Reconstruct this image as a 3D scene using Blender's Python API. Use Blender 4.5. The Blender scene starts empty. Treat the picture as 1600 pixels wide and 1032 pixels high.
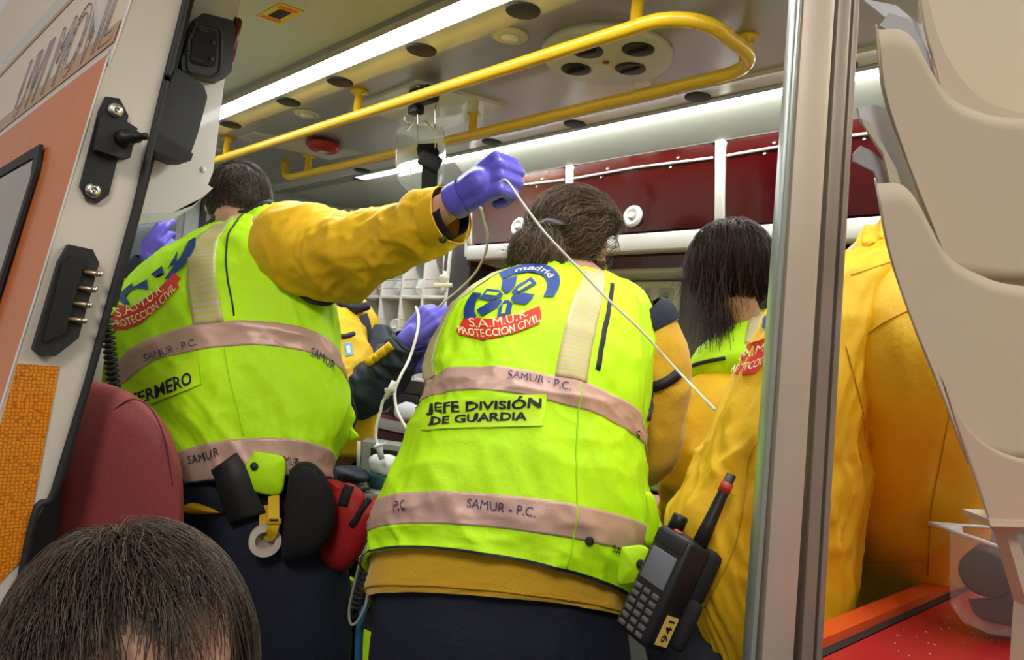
import bpy, bmesh, math, random
import numpy as np
from mathutils import Vector, Matrix
from mathutils.bvhtree import BVHTree
random.seed(7); RNG = np.random.default_rng(7)
S = bpy.context.scene
COL = S.collection

# ---------------------------------------------------------------- camera
F = 1150.0
def _n(v):
    v = np.array(v, float); return v / np.linalg.norm(v)
_rear = _n(((-323 - 800) / F, -(461 - 516) / F, -1))
_Z = _n(np.cross((1, -0.095, 0), _rear)); _Z = _Z if _Z[1] > 0 else -_Z
_X = -_rear; _Y = np.cross(_Z, _X)
R = np.array([_X, _Y, _Z]); CAM = np.array([0, 0, 1.05])
cd = bpy.data.cameras.new('camera'); cam = bpy.data.objects.new('camera', cd); COL.objects.link(cam)
m = Matrix([list(r) for r in R]).to_4x4(); m.translation = Vector(CAM); cam.matrix_world = m
cd.lens = F / 1600 * 36; cd.sensor_width = 36; cd.clip_start = 0.02
S.camera = cam
def ray(px, py): return R @ np.array(((px - 800) / F, -(py - 516) / F, -1.0))
def at(px, py, d): return CAM + ray(px, py) * d          # a point of the place at distance d in front of the lens
def on(axis, px, py, v):
    r = ray(px, py); return CAM + r * ((v - CAM[axis]) / r[axis])
RIGHT = R @ np.array([1., 0, 0]); UPV = R @ np.array([0, 1., 0]); FWD = R @ np.array([0, 0, -1.])
UP = np.array([0, 0, 1.])

# ---------------------------------------------------------------- light
S.view_settings.view_transform = 'Standard'; S.view_settings.look = 'None'
S.view_settings.exposure = 0.0; S.view_settings.gamma = 1.0; S.view_settings.use_curve_mapping = False
w = bpy.data.worlds.new('world'); S.world = w; w.use_nodes = True
w.node_tree.nodes['Background'].inputs[0].default_value = (1.0, 0.93, 0.85, 1)
w.node_tree.nodes['Background'].inputs[1].default_value = 0.38
def area(name, loc, target, size, power, color=(1, 1, 1), sy=None):
    l = bpy.data.lights.new(name, 'AREA'); l.energy = power; l.size = size; l.color = color
    if sy: l.shape = 'RECTANGLE'; l.size_y = sy
    o = bpy.data.objects.new(name, l); COL.objects.link(o); o.location = loc
    o.rotation_euler = (Vector(target) - Vector(loc)).to_track_quat('-Z', 'Y').to_euler(); return o
area('street_light', (1.6, -2.6, 4.2), (-1.0, 1.0, 0.8), 1.2, 120, (1.0, 0.93, 0.84))

# ---------------------------------------------------------------- materials
MATS = {}
def mat(name, col, rough=0.5, metal=0.0, bump=0, bscale=200, trans=0, emit=0, alpha=1, ior=1.45, var=0, vscale=8, sheen=0, coat=0, attr=None, spec=0.5):
    if name in MATS: return MATS[name]
    M = bpy.data.materials.new(name); M.use_nodes = True; nt = M.node_tree; b = nt.nodes['Principled BSDF']
    I = b.inputs; c = (*col, 1)
    I['Base Color'].default_value = c; I['Roughness'].default_value = rough; I['Metallic'].default_value = metal
    I['IOR'].default_value = ior; I['Transmission Weight'].default_value = trans; I['Alpha'].default_value = alpha
    I['Sheen Weight'].default_value = sheen; I['Coat Weight'].default_value = coat; I['Specular IOR Level'].default_value = spec
    if emit: I['Emission Color'].default_value = c; I['Emission Strength'].default_value = emit
    if var or bump:
        tc = nt.nodes.new('ShaderNodeTexCoord')
    if attr:
        a = nt.nodes.new('ShaderNodeAttribute'); a.attribute_name = attr; nt.links.new(a.outputs['Color'], I['Base Color'])
    elif var:
        n = nt.nodes.new('ShaderNodeTexNoise'); n.inputs['Scale'].default_value = vscale; n.inputs['Detail'].default_value = 4
        nt.links.new(tc.outputs['Object'], n.inputs['Vector'])
        mx = nt.nodes.new('ShaderNodeMix'); mx.data_type = 'RGBA'
        mx.inputs[6].default_value = tuple(x * (1 - var) for x in col) + (1,); mx.inputs[7].default_value = tuple(min(1, x * (1 + var)) for x in col) + (1,)
        nt.links.new(n.outputs['Fac'], mx.inputs[0]); nt.links.new(mx.outputs[2], I['Base Color'])
    if bump:
        n2 = nt.nodes.new('ShaderNodeTexNoise'); n2.inputs['Scale'].default_value = bscale; n2.inputs['Detail'].default_value = 3
        nt.links.new(tc.outputs['Object'], n2.inputs['Vector'])
        bp = nt.nodes.new('ShaderNodeBump'); bp.inputs['Strength'].default_value = bump; bp.inputs['Distance'].default_value = 0.004
        nt.links.new(n2.outputs['Fac'], bp.inputs['Height']); nt.links.new(bp.outputs['Normal'], I['Normal'])
    MATS[name] = M; return M
def striped(name, c1, c2, freq, axis=1, rough=.4, slant=0.0, width=.5):
    M = mat(name, c1, rough); nt = M.node_tree; b = nt.nodes['Principled BSDF']
    uv = nt.nodes.new('ShaderNodeUVMap'); sp = nt.nodes.new('ShaderNodeSeparateXYZ'); nt.links.new(uv.outputs[0], sp.inputs[0])
    m0 = nt.nodes.new('ShaderNodeMath'); m0.operation = 'MULTIPLY_ADD'; m0.inputs[1].default_value = slant
    nt.links.new(sp.outputs[1 - axis], m0.inputs[0]); nt.links.new(sp.outputs[axis], m0.inputs[2])
    m1 = nt.nodes.new('ShaderNodeMath'); m1.operation = 'MULTIPLY'; m1.inputs[1].default_value = freq; nt.links.new(m0.outputs[0], m1.inputs[0])
    m2 = nt.nodes.new('ShaderNodeMath'); m2.operation = 'FRACT'; nt.links.new(m1.outputs[0], m2.inputs[0])
    m3 = nt.nodes.new('ShaderNodeMath'); m3.operation = 'GREATER_THAN'; m3.inputs[1].default_value = width; nt.links.new(m2.outputs[0], m3.inputs[0])
    mx = nt.nodes.new('ShaderNodeMix'); mx.data_type = 'RGBA'; mx.inputs[6].default_value = (*c1, 1); mx.inputs[7].default_value = (*c2, 1)
    nt.links.new(m3.outputs[0], mx.inputs[0]); nt.links.new(mx.outputs[2], b.inputs['Base Color']); return M
m_vest = mat('hi_vis_cloth', (.55, 1.0, .004), .65, bump=.25, bscale=90)
m_yel = mat('yellow_cloth', (.83, .50, .008), .6, bump=.3, bscale=60, var=.06)
m_fle = mat('yellow_fleece', (.72, .42, .02), .9, bump=.5, bscale=260, sheen=.3)
m_navy = mat('navy_cloth', (.010, .014, .030), .75, bump=.3, bscale=120)
m_navy2 = mat('navy_softshell', (.016, .026, .05), .55, bump=.2, bscale=60)
m_band = mat('reflective_band', (.62, .40, .34), .38, bump=.15, bscale=400, metal=.15)
m_stripe = striped('striped_reflector', (.66, .50, .38), (.50, .62, .10), 34, 1, .4, .0, .62)
m_ink = mat('navy_ink', (.01, .01, .03), .6)
m_ink2 = mat('violet_ink', (.06, .04, .16), .6)
m_blue = mat('emblem_blue', (.012, .05, .26), .6)
m_red = mat('emblem_red', (.72, .035, .02), .6)
m_cream = mat('emblem_cream', (.9, .88, .5), .6)
m_skin = mat('skin', (.60, .34, .23), .5, var=.12, vscale=30, bump=.15, bscale=300)
m_glove = mat('violet_nitrile', (.13, .11, .66), .38, bump=.35, bscale=45)
m_blk = mat('black_plastic', (.012, .012, .014), .42)
m_blk2 = mat('black_nylon', (.010, .010, .011), .8, bump=.4, bscale=300)
m_rub = mat('black_rubber', (.02, .02, .022), .6)
m_white = mat('white_paint', (.72, .71, .68), .3, coat=.2)
m_lining = mat('white_lining', (.62, .64, .56), .22, coat=.4)
m_steel = mat('brushed_steel', (.52, .51, .48), .36, metal=.8, bump=.06, bscale=30)
m_chrome = mat('chrome', (.75, .72, .66), .25, metal=1)
m_brass = mat('brass_contact', (.5, .38, .22), .35, metal=1)
m_rail = mat('yellow_rail_paint', (.72, .46, .012), .35, coat=.3)
m_led = mat('led_strip', (1, 1, .98), .5, emit=30)
m_grey = mat('grey_plastic', (.32, .33, .31), .5)
m_lgrey = mat('light_grey_plastic', (.55, .56, .54), .4)
m_redac = mat('red_acrylic', (.13, .001, .003), .12, trans=.6, coat=.15)
m_redin = mat('dark_red_interior', (.10, .004, .006), .6)
m_redlea = mat('red_leatherette', (.26, .045, .045), .5, bump=.35, bscale=350)
m_redtop = mat('red_worktop', (.42, .02, .025), .3, var=.15, vscale=14)
m_orange = mat('orange_edging', (.75, .10, .02), .35)
m_clear = mat('clear_plastic', (.80, .80, .80), .12, alpha=.08)
m_tube = mat('clear_tube', (.80, .80, .74), .25, alpha=.9)
m_beige = mat('beige_plastic', (.72, .60, .46), .45, bump=.03, bscale=30)
m_paper = mat('paper_white', (.70, .72, .76), .7)
m_doorw = mat('door_edge_paint', (.68, .62, .54), .3, coat=.3, var=.04, vscale=4)
m_doorc = mat('door_cream_paint', (.84, .68, .52), .3, coat=.15, var=.05, vscale=5)
m_orefl = mat('door_orange_foil', (.70, .17, .018), .35, coat=.15, var=.15, vscale=6)
m_hbrown = mat('hair_strands', (.05, .03, .02), .42, attr='hcol', spec=.35)
m_pewter = mat('floor_vinyl', (.10, .10, .11), .6, var=.2, vscale=30)

# ---------------------------------------------------------------- object helpers
ORG = {}
def empty(name, loc, label=None, cat=None, group=None, kind=None):
    o = bpy.data.objects.new(name, None); COL.objects.link(o); o.empty_display_size = .05
    o.location = tuple(loc); ORG[o] = np.array(loc, float); tag(o, label, cat, group, kind); return o
def tag(o, label=None, cat=None, group=None, kind=None):
    for k, v in (('label', label), ('category', cat), ('group', group), ('kind', kind)):
        if v: o[k] = v
    return o
def mk(name, vf, material, parent=None, smooth=True, uv=None, angle=None):
    v, f = vf; v = np.array(v, float)
    if parent is not None: org = ORG[parent]
    else: org = np.array([(v[:, 0].min() + v[:, 0].max()) / 2, (v[:, 1].min() + v[:, 1].max()) / 2, v[:, 2].min()])
    me = bpy.data.meshes.new(name); me.from_pydata((v - org).tolist(), [], [tuple(int(i) for i in q) for q in f]); me.materials.append(material)
    o = bpy.data.objects.new(name, me); COL.objects.link(o)
    if smooth:
        me.polygons.foreach_set('use_smooth', [True] * len(me.polygons))
        if angle: me.set_sharp_from_angle(angle=math.radians(angle))
    if uv is not None:
        l = me.uv_layers.new(name='UVMap'); li = np.empty(len(me.loops), int); me.loops.foreach_get('vertex_index', li)
        l.data.foreach_set('uv', np.array(uv, float)[li].ravel())
    if parent is not None: o.parent = parent; ORG[o] = org.copy()
    else: o.location = tuple(org); ORG[o] = org
    return o
# NB a child keeps local coordinates of its parent, so its own origin equals the parent's
def join(*parts):
    V, Fs, k = [], [], 0
    for v, f in parts:
        v = np.array(v, float); V.append(v); Fs += [tuple(i + k for i in q) for q in f]; k += len(v)
    return np.vstack(V), Fs
def box(c, size, axes=None, bev=0.0):
    ax = np.eye(3) if axes is None else np.array(axes, float); h = np.array(size) / 2
    bm = bmesh.new(); bmesh.ops.create_cube(bm, size=1)
    for q in bm.verts: q.co = Vector((q.co.x * size[0], q.co.y * size[1], q.co.z * size[2]))
    if bev: bmesh.ops.bevel(bm, geom=bm.edges[:], offset=bev, segments=2, profile=.5, affect='EDGES')
    v = np.array([q.co[:] for q in bm.verts]); f = [[q.index for q in p.verts] for p in bm.faces]; bm.free()
    return np.array(c) + v @ ax, f
def bb(x0, x1, y0, y1, z0, z1, bev=0): return box(((x0 + x1) / 2, (y0 + y1) / 2, (z0 + z1) / 2), (abs(x1 - x0), abs(y1 - y0), abs(z1 - z0)), None, bev)
def frames(P):
    P = np.array(P, float); T = np.gradient(P, axis=0); T /= np.linalg.norm(T, axis=1)[:, None] + 1e-12
    a = np.cross(T[0], (0, 0, 1)); a = a if np.linalg.norm(a) > .1 else np.cross(T[0], (0, 1, 0)); A = []
    for t in T:
        a = a - t * np.dot(a, t); a /= np.linalg.norm(a); A.append(a.copy())
    A = np.array(A); return T, A, np.cross(T, A)
def spline(P, n=40):
    P = np.array(P, float); Q = np.vstack([2 * P[0] - P[1], P, 2 * P[-1] - P[-2]]); out = []
    for t in np.linspace(0, len(P) - 1, n):
        i = min(int(t), len(P) - 2); u = t - i; a, b, c, d = Q[i:i + 4]
        out.append(.5 * (2 * b + (c - a) * u + (2 * a - 5 * b + 4 * c - d) * u * u + (3 * b - a - 3 * c + d) * u ** 3))
    return np.array(out)
def tube(P, r, n=10, caps=True, flat=None):
    P = np.array(P, float); T, A, B = frames(P); r = np.full(len(P), r) if np.isscalar(r) else np.array(r)
    th = np.arange(n) * 2 * math.pi / n; fl = 1 if flat is None else flat
    V = (P[:, None] + r[:, None, None] * (np.cos(th)[None, :, None] * A[:, None] + fl * np.sin(th)[None, :, None] * B[:, None])).reshape(-1, 3)
    f = grid_faces(len(P), n, True)
    if caps: f += [tuple(range(n))[::-1], tuple((len(P) - 1) * n + i for i in range(n))]
    return V, f
def grid_faces(a, b, wrap=False):
    f = []
    for i in range(a - 1):
        for j in range(b if wrap else b - 1):
            k = (j + 1) % b; f.append((i * b + j, i * b + k, (i + 1) * b + k, (i + 1) * b + j))
    return f
def lathe(c, axis, prof, n=24):
    c = np.array(c, float); ax = _n(axis); a = np.cross(ax, (0, 0, 1)); a = _n(a) if np.linalg.norm(a) > .1 else np.array([1., 0, 0]); b = np.cross(ax, a)
    th = np.arange(n) * 2 * math.pi / n
    V = np.vstack([c + ax * h + r * (np.cos(th)[:, None] * a + np.sin(th)[:, None] * b) for r, h in prof])
    f = grid_faces(len(prof), n, True) + [tuple(range(n))[::-1], tuple((len(prof) - 1) * n + i for i in range(n))]
    return V, f
def prism(pts, off):
    P = np.array(pts, float); n = len(P); V = np.vstack([P, P + np.array(off)])
    f = [tuple(range(n)), tuple(range(2 * n - 1, n - 1, -1))] + [(i, n + i, n + (i + 1) % n, (i + 1) % n) for i in range(n)]
    return V, [q[::-1] for q in f]
def rounded(pts, r=.25, k=4):
    P = np.array(pts, float); out = []
    for i in range(len(P)):
        a, b, c = P[i - 1], P[i], P[(i + 1) % len(P)]; p0 = b + (a - b) * r; p1 = b + (c - b) * r
        for t in np.linspace(0, 1, k): out.append((1 - t) ** 2 * p0 + 2 * t * (1 - t) * b + t * t * p1)
    return np.array(out)
def remesh(o, vox, it=6, fac=.5):
    r = o.modifiers.new('remesh', 'REMESH'); r.mode = 'VOXEL'; r.voxel_size = vox; r.use_smooth_shade = True
    s = o.modifiers.new('smooth', 'SMOOTH'); s.factor = fac; s.iterations = it; return o
def cap(p0, r0, p1, r1, n=12):
    p0, p1 = np.array(p0, float), np.array(p1, float); L = np.linalg.norm(p1 - p0)
    if L < 1e-6: p1 = p0 + np.array([0, 0, 1e-4]); L = 1e-4
    d = (p1 - p0) / L; P, rr = [], []
    for a in np.linspace(-1.45, 0, 5): P.append(p0 + d * r0 * math.sin(a)); rr.append(r0 * math.cos(a))
    for a in np.linspace(0, 1.45, 5): P.append(p1 + d * r1 * math.sin(a)); rr.append(r1 * math.cos(a))
    P = np.array(P); a = np.cross(d, (0, 0, 1)); a = _n(a) if np.linalg.norm(a) > .1 else np.array([1., 0, 0]); b = np.cross(d, a)
    th = np.arange(n) * 2 * math.pi / n
    V = (P[:, None] + np.array(rr)[:, None, None] * (np.cos(th)[None, :, None] * a + np.sin(th)[None, :, None] * b)).reshape(-1, 3)
    return V, grid_faces(len(P), n, True) + [tuple(range(n))[::-1], tuple((len(P) - 1) * n + i for i in range(n))]
def ell(c, rad, axes=np.eye(3), n=16):
    V, f = cap((0, 0, -1e-3), 1, (0, 0, 1e-3), 1, n); return np.array(c) + (V * np.array(rad)) @ np.array(axes), f
def blob(name, caps, material, parent, vox=.008, it=6):
    return remesh(mk(name, join(*caps), material, parent), vox, it)

# ---------------------------------------------------------------- cloth lofts
def ring(L, M, Rr, d, t):
    """a garment line through the three outline points seen at the left, the near middle and the right"""
    a0, a1 = at(*L, d), at(*Rr, d); c = (a0 + a1) / 2; return c, (a1 - a0) / 2, c - at(*M, d - t)
def vn(p):
    """smooth value noise"""
    i = np.floor(p); f = p - i; f = f * f * (3 - 2 * f); o = 0
    for a in (0, 1):
        for b in (0, 1):
            for c in (0, 1):
                h = np.sin((i[..., 0] + a) * 127.1 + (i[..., 1] + b) * 311.7 + (i[..., 2] + c) * 74.7) * 43758.5453; h = h - np.floor(h)
                o = o + h * (f[..., 0] if a else 1 - f[..., 0]) * (f[..., 1] if b else 1 - f[..., 1]) * (f[..., 2] if c else 1 - f[..., 2])
    return o
def ridge(p): return 1 - 2 * np.abs(2 * vn(p) - 1) ** .8
class Loft:
    def __init__(s, rings, amp=.006, seed=1, p=.85, kf=(3, 2.0)):
        s.R = rings; s.p = p; s.amp = amp; g = np.random.default_rng(seed)
        s.w = [(g.integers(1, kf[0] + 1 + i), g.normal() * kf[1] * (1 + .6 * i), g.uniform(0, 6.28), 1 / (1 + .7 * i)) for i in range(6)]
    def base(s, v, th):
        n = len(s.R); v = np.clip(v, 0, n - 1); i = np.minimum(v.astype(int), n - 2); u = (v - i)[..., None]
        C, A, B = [np.array([r[k] for r in s.R]) for k in range(3)]
        def ip(Q):
            Q = np.vstack([2 * Q[0] - Q[1], Q, 2 * Q[-1] - Q[-2]]); a, b, c, d = Q[i], Q[i + 1], Q[i + 2], Q[i + 3]
            return .5 * (2 * b + (c - a) * u + (2 * a - 5 * b + 4 * c - d) * u * u + (3 * b - a - 3 * c + d) * u ** 3)
        co, si = np.cos(th), np.sin(th); co = np.sign(co) * np.abs(co) ** s.p; si = np.sign(si) * np.abs(si) ** s.p
        return ip(C) + ip(A) * co[..., None] + ip(B) * si[..., None]
    def disp(s, v, th):
        v = np.asarray(v, float); sd = s.w[0][2] * 7; t2 = th + .16 * v; t3 = th - .22 * v
        q = lambda t, a, b, o: np.stack([np.cos(t) * a + sd + o, np.sin(t) * a + o * 2, v * b + sd], -1)
        return s.amp * (.55 * ridge(q(t2, 3.2, .45, 0)) + .45 * ridge(q(t3, 1.6, 1.1, 9)) + .28 * ridge(q(t2, 7, 1.3, 5)) + .14 * (2 * vn(q(th, 16, 4, 3)) - 1))
    def grid(s, vs, ths, off=0.0, dsc=1.0):
        v, th = np.meshgrid(np.asarray(vs, float), np.asarray(ths, float), indexing='ij'); e = .02
        p = s.base(v, th); du = s.base(v, th + e) - s.base(v, th - e)
        v1 = np.clip(v + e, 0, len(s.R) - 1); v0 = np.clip(v - e, 0, len(s.R) - 1); dv = s.base(v1, th) - s.base(v0, th)
        nn = np.cross(du, dv); nn /= np.linalg.norm(nn, axis=-1)[..., None] + 1e-12
        if s.sgn is None:
            c = np.mean([r[0] for r in s.R], axis=0); s.sgn = 1.0 if np.mean(np.sum(nn * (p - c), -1)) > 0 else -1.0
        return p + nn * s.sgn * (s.disp(v, th) * dsc + off)[..., None]
    sgn = None
    def mesh(s, name, material, parent, nv=70, nt=220, v0=0, v1=None, off=0., captop=False, thick=.0):
        v1 = len(s.R) - 1 if v1 is None else v1
        th = np.arange(nt) * 2 * math.pi / nt; G = s.grid(np.linspace(v0, v1, nv), th, off)
        V = G.reshape(-1, 3); f = grid_faces(nv, nt, True)
        if captop: f.append(tuple((nv - 1) * nt + i for i in range(nt)))
        if s.sgn < 0: f = [q[::-1] for q in f]
        s.bvh = BVHTree.FromPolygons([Vector(q) for q in V], f)
        o = mk(name, (V, f), material, parent)
        if thick:
            sm = o.modifiers.new('thickness', 'SOLIDIFY'); sm.thickness = thick; sm.offset = -1
        return o
    def band(s, name, material, parent, v0, v1, t0=0, t1=2 * math.pi, off=.0018, nv=14, nt=None, thick=.001):
        full = abs(t1 - t0 - 2 * math.pi) < 1e-3; nt = nt or max(8, int(220 * (t1 - t0) / 6.283))
        vs = np.linspace(v0, v1, nv); th = np.linspace(t0, t1, nt + (0 if full else 1), endpoint=not full)
        G = s.grid(vs, th, off); V = G.reshape(-1, 3); f = grid_faces(nv, len(th), full)
        if s.sgn < 0: f = [q[::-1] for q in f]
        uu, vv = np.meshgrid(np.linspace(0, 1, len(th)), np.linspace(0, 1, nv)); uv = np.stack([uu.ravel(), vv.ravel()], 1)
        o = mk(name, (V, f), material, parent, uv=uv)
        sm = o.modifiers.new('thickness', 'SOLIDIFY'); sm.thickness = thick; sm.offset = -1; return o
    def line(s, name, material, parent, vth, r=.004, off=.001, closed=False):
        P = np.array([s.grid([v], [t], off)[0, 0] for v, t in vth]); return mk(name, tube(P, r, 8), material, parent)
def hit(bvh, px, py):
    d = ray(px, py); h = bvh.ray_cast(Vector(CAM), Vector(d)); return h[0], h[1]
def drape(name, pts2, faces, bvh, material, parent, off=.003, maxlen=14):
    """lay a flat shape, outlined as seen in the photograph, onto the cloth it is sewn to or printed on"""
    bm = bmesh.new(); vs = [bm.verts.new((p[0], p[1], 0)) for p in pts2]
    for f in faces:
        try: bm.faces.new([vs[i] for i in f])
        except ValueError: pass
    bmesh.ops.triangulate(bm, faces=bm.faces[:])
    for _ in range(4):
        e = [q for q in bm.edges if q.calc_length() > maxlen]
        if not e: break
        bmesh.ops.subdivide_edges(bm, edges=e, cuts=1); bmesh.ops.triangulate(bm, faces=[q for q in bm.faces if len(q.verts) > 3])
    bm.verts.ensure_lookup_table(); V, ok = [], []
    for q in bm.verts:
        h, nrm = hit(bvh, q.co.x, q.co.y); ok.append(h is not None)
        if h is None: V.append((0, 0, 0)); continue
        nr = np.array(nrm); nr = nr if np.dot(nr, ray(q.co.x, q.co.y)) < 0 else -nr; V.append(np.array(h) + nr * off)
    f = [[q.index for q in p.verts] for p in bm.faces if all(ok[q.index] for q in p.verts)]; bm.free()
    used = sorted({i for q in f for i in q}); mp = {i: k for k, i in enumerate(used)}
    if not used: return None
    V = [V[i] for i in used]; f = [tuple(mp[i] for i in q) for q in f]
    P = [np.array(q, float) for q in V]; q = f[0]
    if np.dot(np.cross(P[q[1]] - P[q[0]], P[q[2]] - P[q[0]]), P[q[0]] - CAM) > 0: f = [x[::-1] for x in f]
    return mk(name, (V, f), material, parent, smooth=True)
def poly(name, pts, bvh, material, parent, off=.003): return drape(name, pts, [range(len(pts))], bvh, material, parent, off)
def text_mesh(s, bold=0.0, shear=0.0):
    c = bpy.data.curves.new('t', 'FONT'); c.body = s; c.offset = bold; c.shear = shear; c.resolution_u = 3
    o = bpy.data.objects.new('t', c); COL.objects.link(o); bpy.context.view_layer.update()
    me = bpy.data.meshes.new_from_object(o); v = np.array([q.co[:2] for q in me.vertices]); f = [tuple(p.vertices) for p in me.polygons]
    bpy.data.objects.remove(o); bpy.data.curves.remove(c); bpy.data.meshes.remove(me)
    mn, mxx = v.min(0), v.max(0); return (v - [mn[0], 0]) / [mxx[0] - mn[0], .72], f
def drape_text(name, s, B, up, bvh, material, parent, off=.0045, bold=.012, shear=0):
    v, f = text_mesh(s, bold, shear); B = np.array(B, float)
    u = v[:, :1]; q = B[0] * (1 - u) * (1 - 2 * u) + B[1] * 4 * u * (1 - u) + B[2] * u * (2 * u - 1)
    return drape(name, q + v[:, 1:] * np.array(up, float), f, bvh, material, parent, off, 10)
def flat_text(name, s, o, xd, yd, material, parent, bold=.01, thick=None):
    v, f = text_mesh(s, bold); V = np.array(o) + v[:, :1] * np.array(xd) + v[:, 1:] * np.array(yd)
    return mk(name, (V, f), material, parent, smooth=False)

# ---------------------------------------------------------------- bodies
def hand(W, x, n, side, curls, thumb=(.5, .6), sc=1.0, r=.0098):
    """capsules of a hand: W wrist, x towards the knuckles, n back of the hand, side = +1/-1 thumb side along n x x"""
    x = _n(x); n = _n(np.array(n) - x * np.dot(n, x)); s = np.cross(n, x) * side; out = []
    W = np.array(W)
    out.append(cap(W - x * .03 * sc, .027 * sc, W + x * .02 * sc, .028 * sc))
    for i in range(4):
        lat = (1.5 - i) * .0205 * sc; L = (.088, .092, .086, .076)[i] * sc; K = W + x * L + s * lat
        out.append(cap(W + x * .012 * sc + s * lat * .6, .0185 * sc, K, .0135 * sc))
        p, a = K, 0
        for l, c, rr in zip(np.array((.044, .028, .021)) * (1.0, 1.1, 1.02, .8)[i] * sc, curls[i], (1.1, 1.0, .9)):
            a += c; q = p + (x * math.cos(a) - n * math.sin(a)) * l; out.append(cap(p, r * rr * sc, q, r * rr * .93 * sc)); p = q
    b0 = W + x * .02 * sc + s * .026 * sc - n * .008 * sc; d1 = _n(x * .75 + s * thumb[0] - n * .35); b1 = b0 + d1 * .042 * sc
    d2 = _n(x * .9 + s * (thumb[0] - thumb[1]) - n * .5); b2 = b1 + d2 * .034 * sc; b3 = b2 + _n(d2 + s * -.3 - n * .2) * .024 * sc
    out += [cap(b0, .016 * sc, b1, .0125 * sc), cap(b1, .0122 * sc, b2, .011 * sc), cap(b2, .011 * sc, b3, .0092 * sc)]
    return out
def head_caps(C, fwd, up, sc=1.0):
    f = _n(fwd); u = _n(np.array(up) - f * np.dot(up, f)); r = np.cross(f, u); C = np.array(C); k = sc
    P = lambda a, b, c: C + (r * a + f * b + u * c) * k
    A = np.array([r, f, u])
    o = [ell(P(0, -.012, .025), np.array((.074, .094, .085)) * k, A), ell(P(0, .022, -.04), np.array((.06, .066, .075)) * k, A),
         ell(P(0, .05, -.095), np.array((.034, .032, .024)) * k, A), cap(P(0, .088, .005), .010 * k, P(0, .108, -.035), .014 * k),
         cap(P(-.03, .078, .026), .013 * k, P(.03, .078, .026), .013 * k), cap(P(-.019, .088, -.064), .008 * k, P(.019, .088, -.064), .008 * k),
         cap(P(-.018, .085, -.077), .008 * k, P(.018, .085, -.077), .008 * k)]
    for s in (-1, 1):
        o += [ell(P(s * .079, -.006, -.015), np.array((.010, .02, .032)) * k, A), cap(P(s * .045, .062, -.03), .016 * k, P(s * .03, .07, -.04), .012 * k)]
    return o, (r, f, u)
def make_body(parent, J, fwd, up, material=None, hsc=1.0, extra=(), vox=.009, legs=True):
    """one continuous body; J holds the joints"""
    c, ax = head_caps(J['head'], fwd, up, hsc); g = lambda k: np.array(J[k])
    nb = g('head') - ax[2] * .07 - ax[1] * .02
    c += [cap(nb, .052, g('neck'), .058), cap(g('neck'), .06, g('chest'), .105), cap(g('chest'), .11, g('pelvis'), .115)]
    for s in 'lr':
        c += [cap(g('neck'), .06, g('sh' + s), .05), cap(g('chest'), .09, g('sh' + s), .05), cap(g('sh' + s), .048, g('el' + s), .038), cap(g('el' + s), .038, g('wr' + s), .026)]
        c += list(J.get('hand' + s, [cap(g('wr' + s), .026, g('wr' + s) + _n(g('wr' + s) - g('el' + s)) * .07, .022)]))
        if legs: c += [cap(g('pelvis'), .10, g('hip' + s), .085), cap(g('hip' + s), .08, g('kn' + s), .055), cap(g('kn' + s), .052, g('an' + s), .036)]
    b = blob('body', c + list(extra), material or m_skin, parent, vox, 5)
    ey = []
    for s in (-1, 1):
        e = np.array(J['head']) + ax[0] * s * .031 * hsc + ax[1] * .072 * hsc + ax[2] * -.003 * hsc
        eo = mk('eye', ell(e, (.011, .011, .011)), mat('eye_white', (.8, .78, .75), .2), parent)
        mk('iris', ell(e + ax[1] * .0085, (.0055, .0035, .0055), np.array([ax[0], ax[1], ax[2]])), mat('eye_brown', (.03, .015, .01), .2), eo)
    return b, ax
def legs_joints(J, right, floor=0.0, spread=.11, fw=(0, 0, 0)):
    p = np.array(J['pelvis']); right = _n(np.array(right) * [1, 1, 0]); fw = np.array(fw, float)
    for s, k in (('l', -1), ('r', 1)):
        J['hip' + s] = p + right * k * .09 - UP * .03
        J['an' + s] = np.array([p[0], p[1], floor + .09]) + right * k * (spread + .02) + fw
        J['kn' + s] = (J['hip' + s] + J['an' + s]) / 2 + fw * .3
    return J
def trousers(parent, J, right, face, material=m_navy, floor=0.0, w=1.0):
    p = np.array(J['pelvis']); r = _n(np.array(right) * [1, 1, 0]); c = [cap(p + r * .06 * w + UP * .10, .13 * w, p - r * .06 * w + UP * .10, .13 * w), cap(p + r * .07 * w, .14 * w, p - r * .07 * w, .14 * w)]
    for s in 'lr': c += [cap(J['hip' + s], .115 * w, J['kn' + s], .088 * w), cap(J['kn' + s], .088 * w, J['an' + s], .07 * w)]
    o = blob('trousers', c, material, parent, .014, 5); f = _n(np.array(face) * [1, 1, 0])
    for s in 'lr':
        a = np.array(J['an' + s]); z = np.array([a[0], a[1], floor + .045])
        blob('boot', [cap(a + UP * .04, .062, z, .055), cap(z - f * .04, .045, z + f * .15, .042)], m_rub, parent, .012, 4)
    return o
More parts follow.
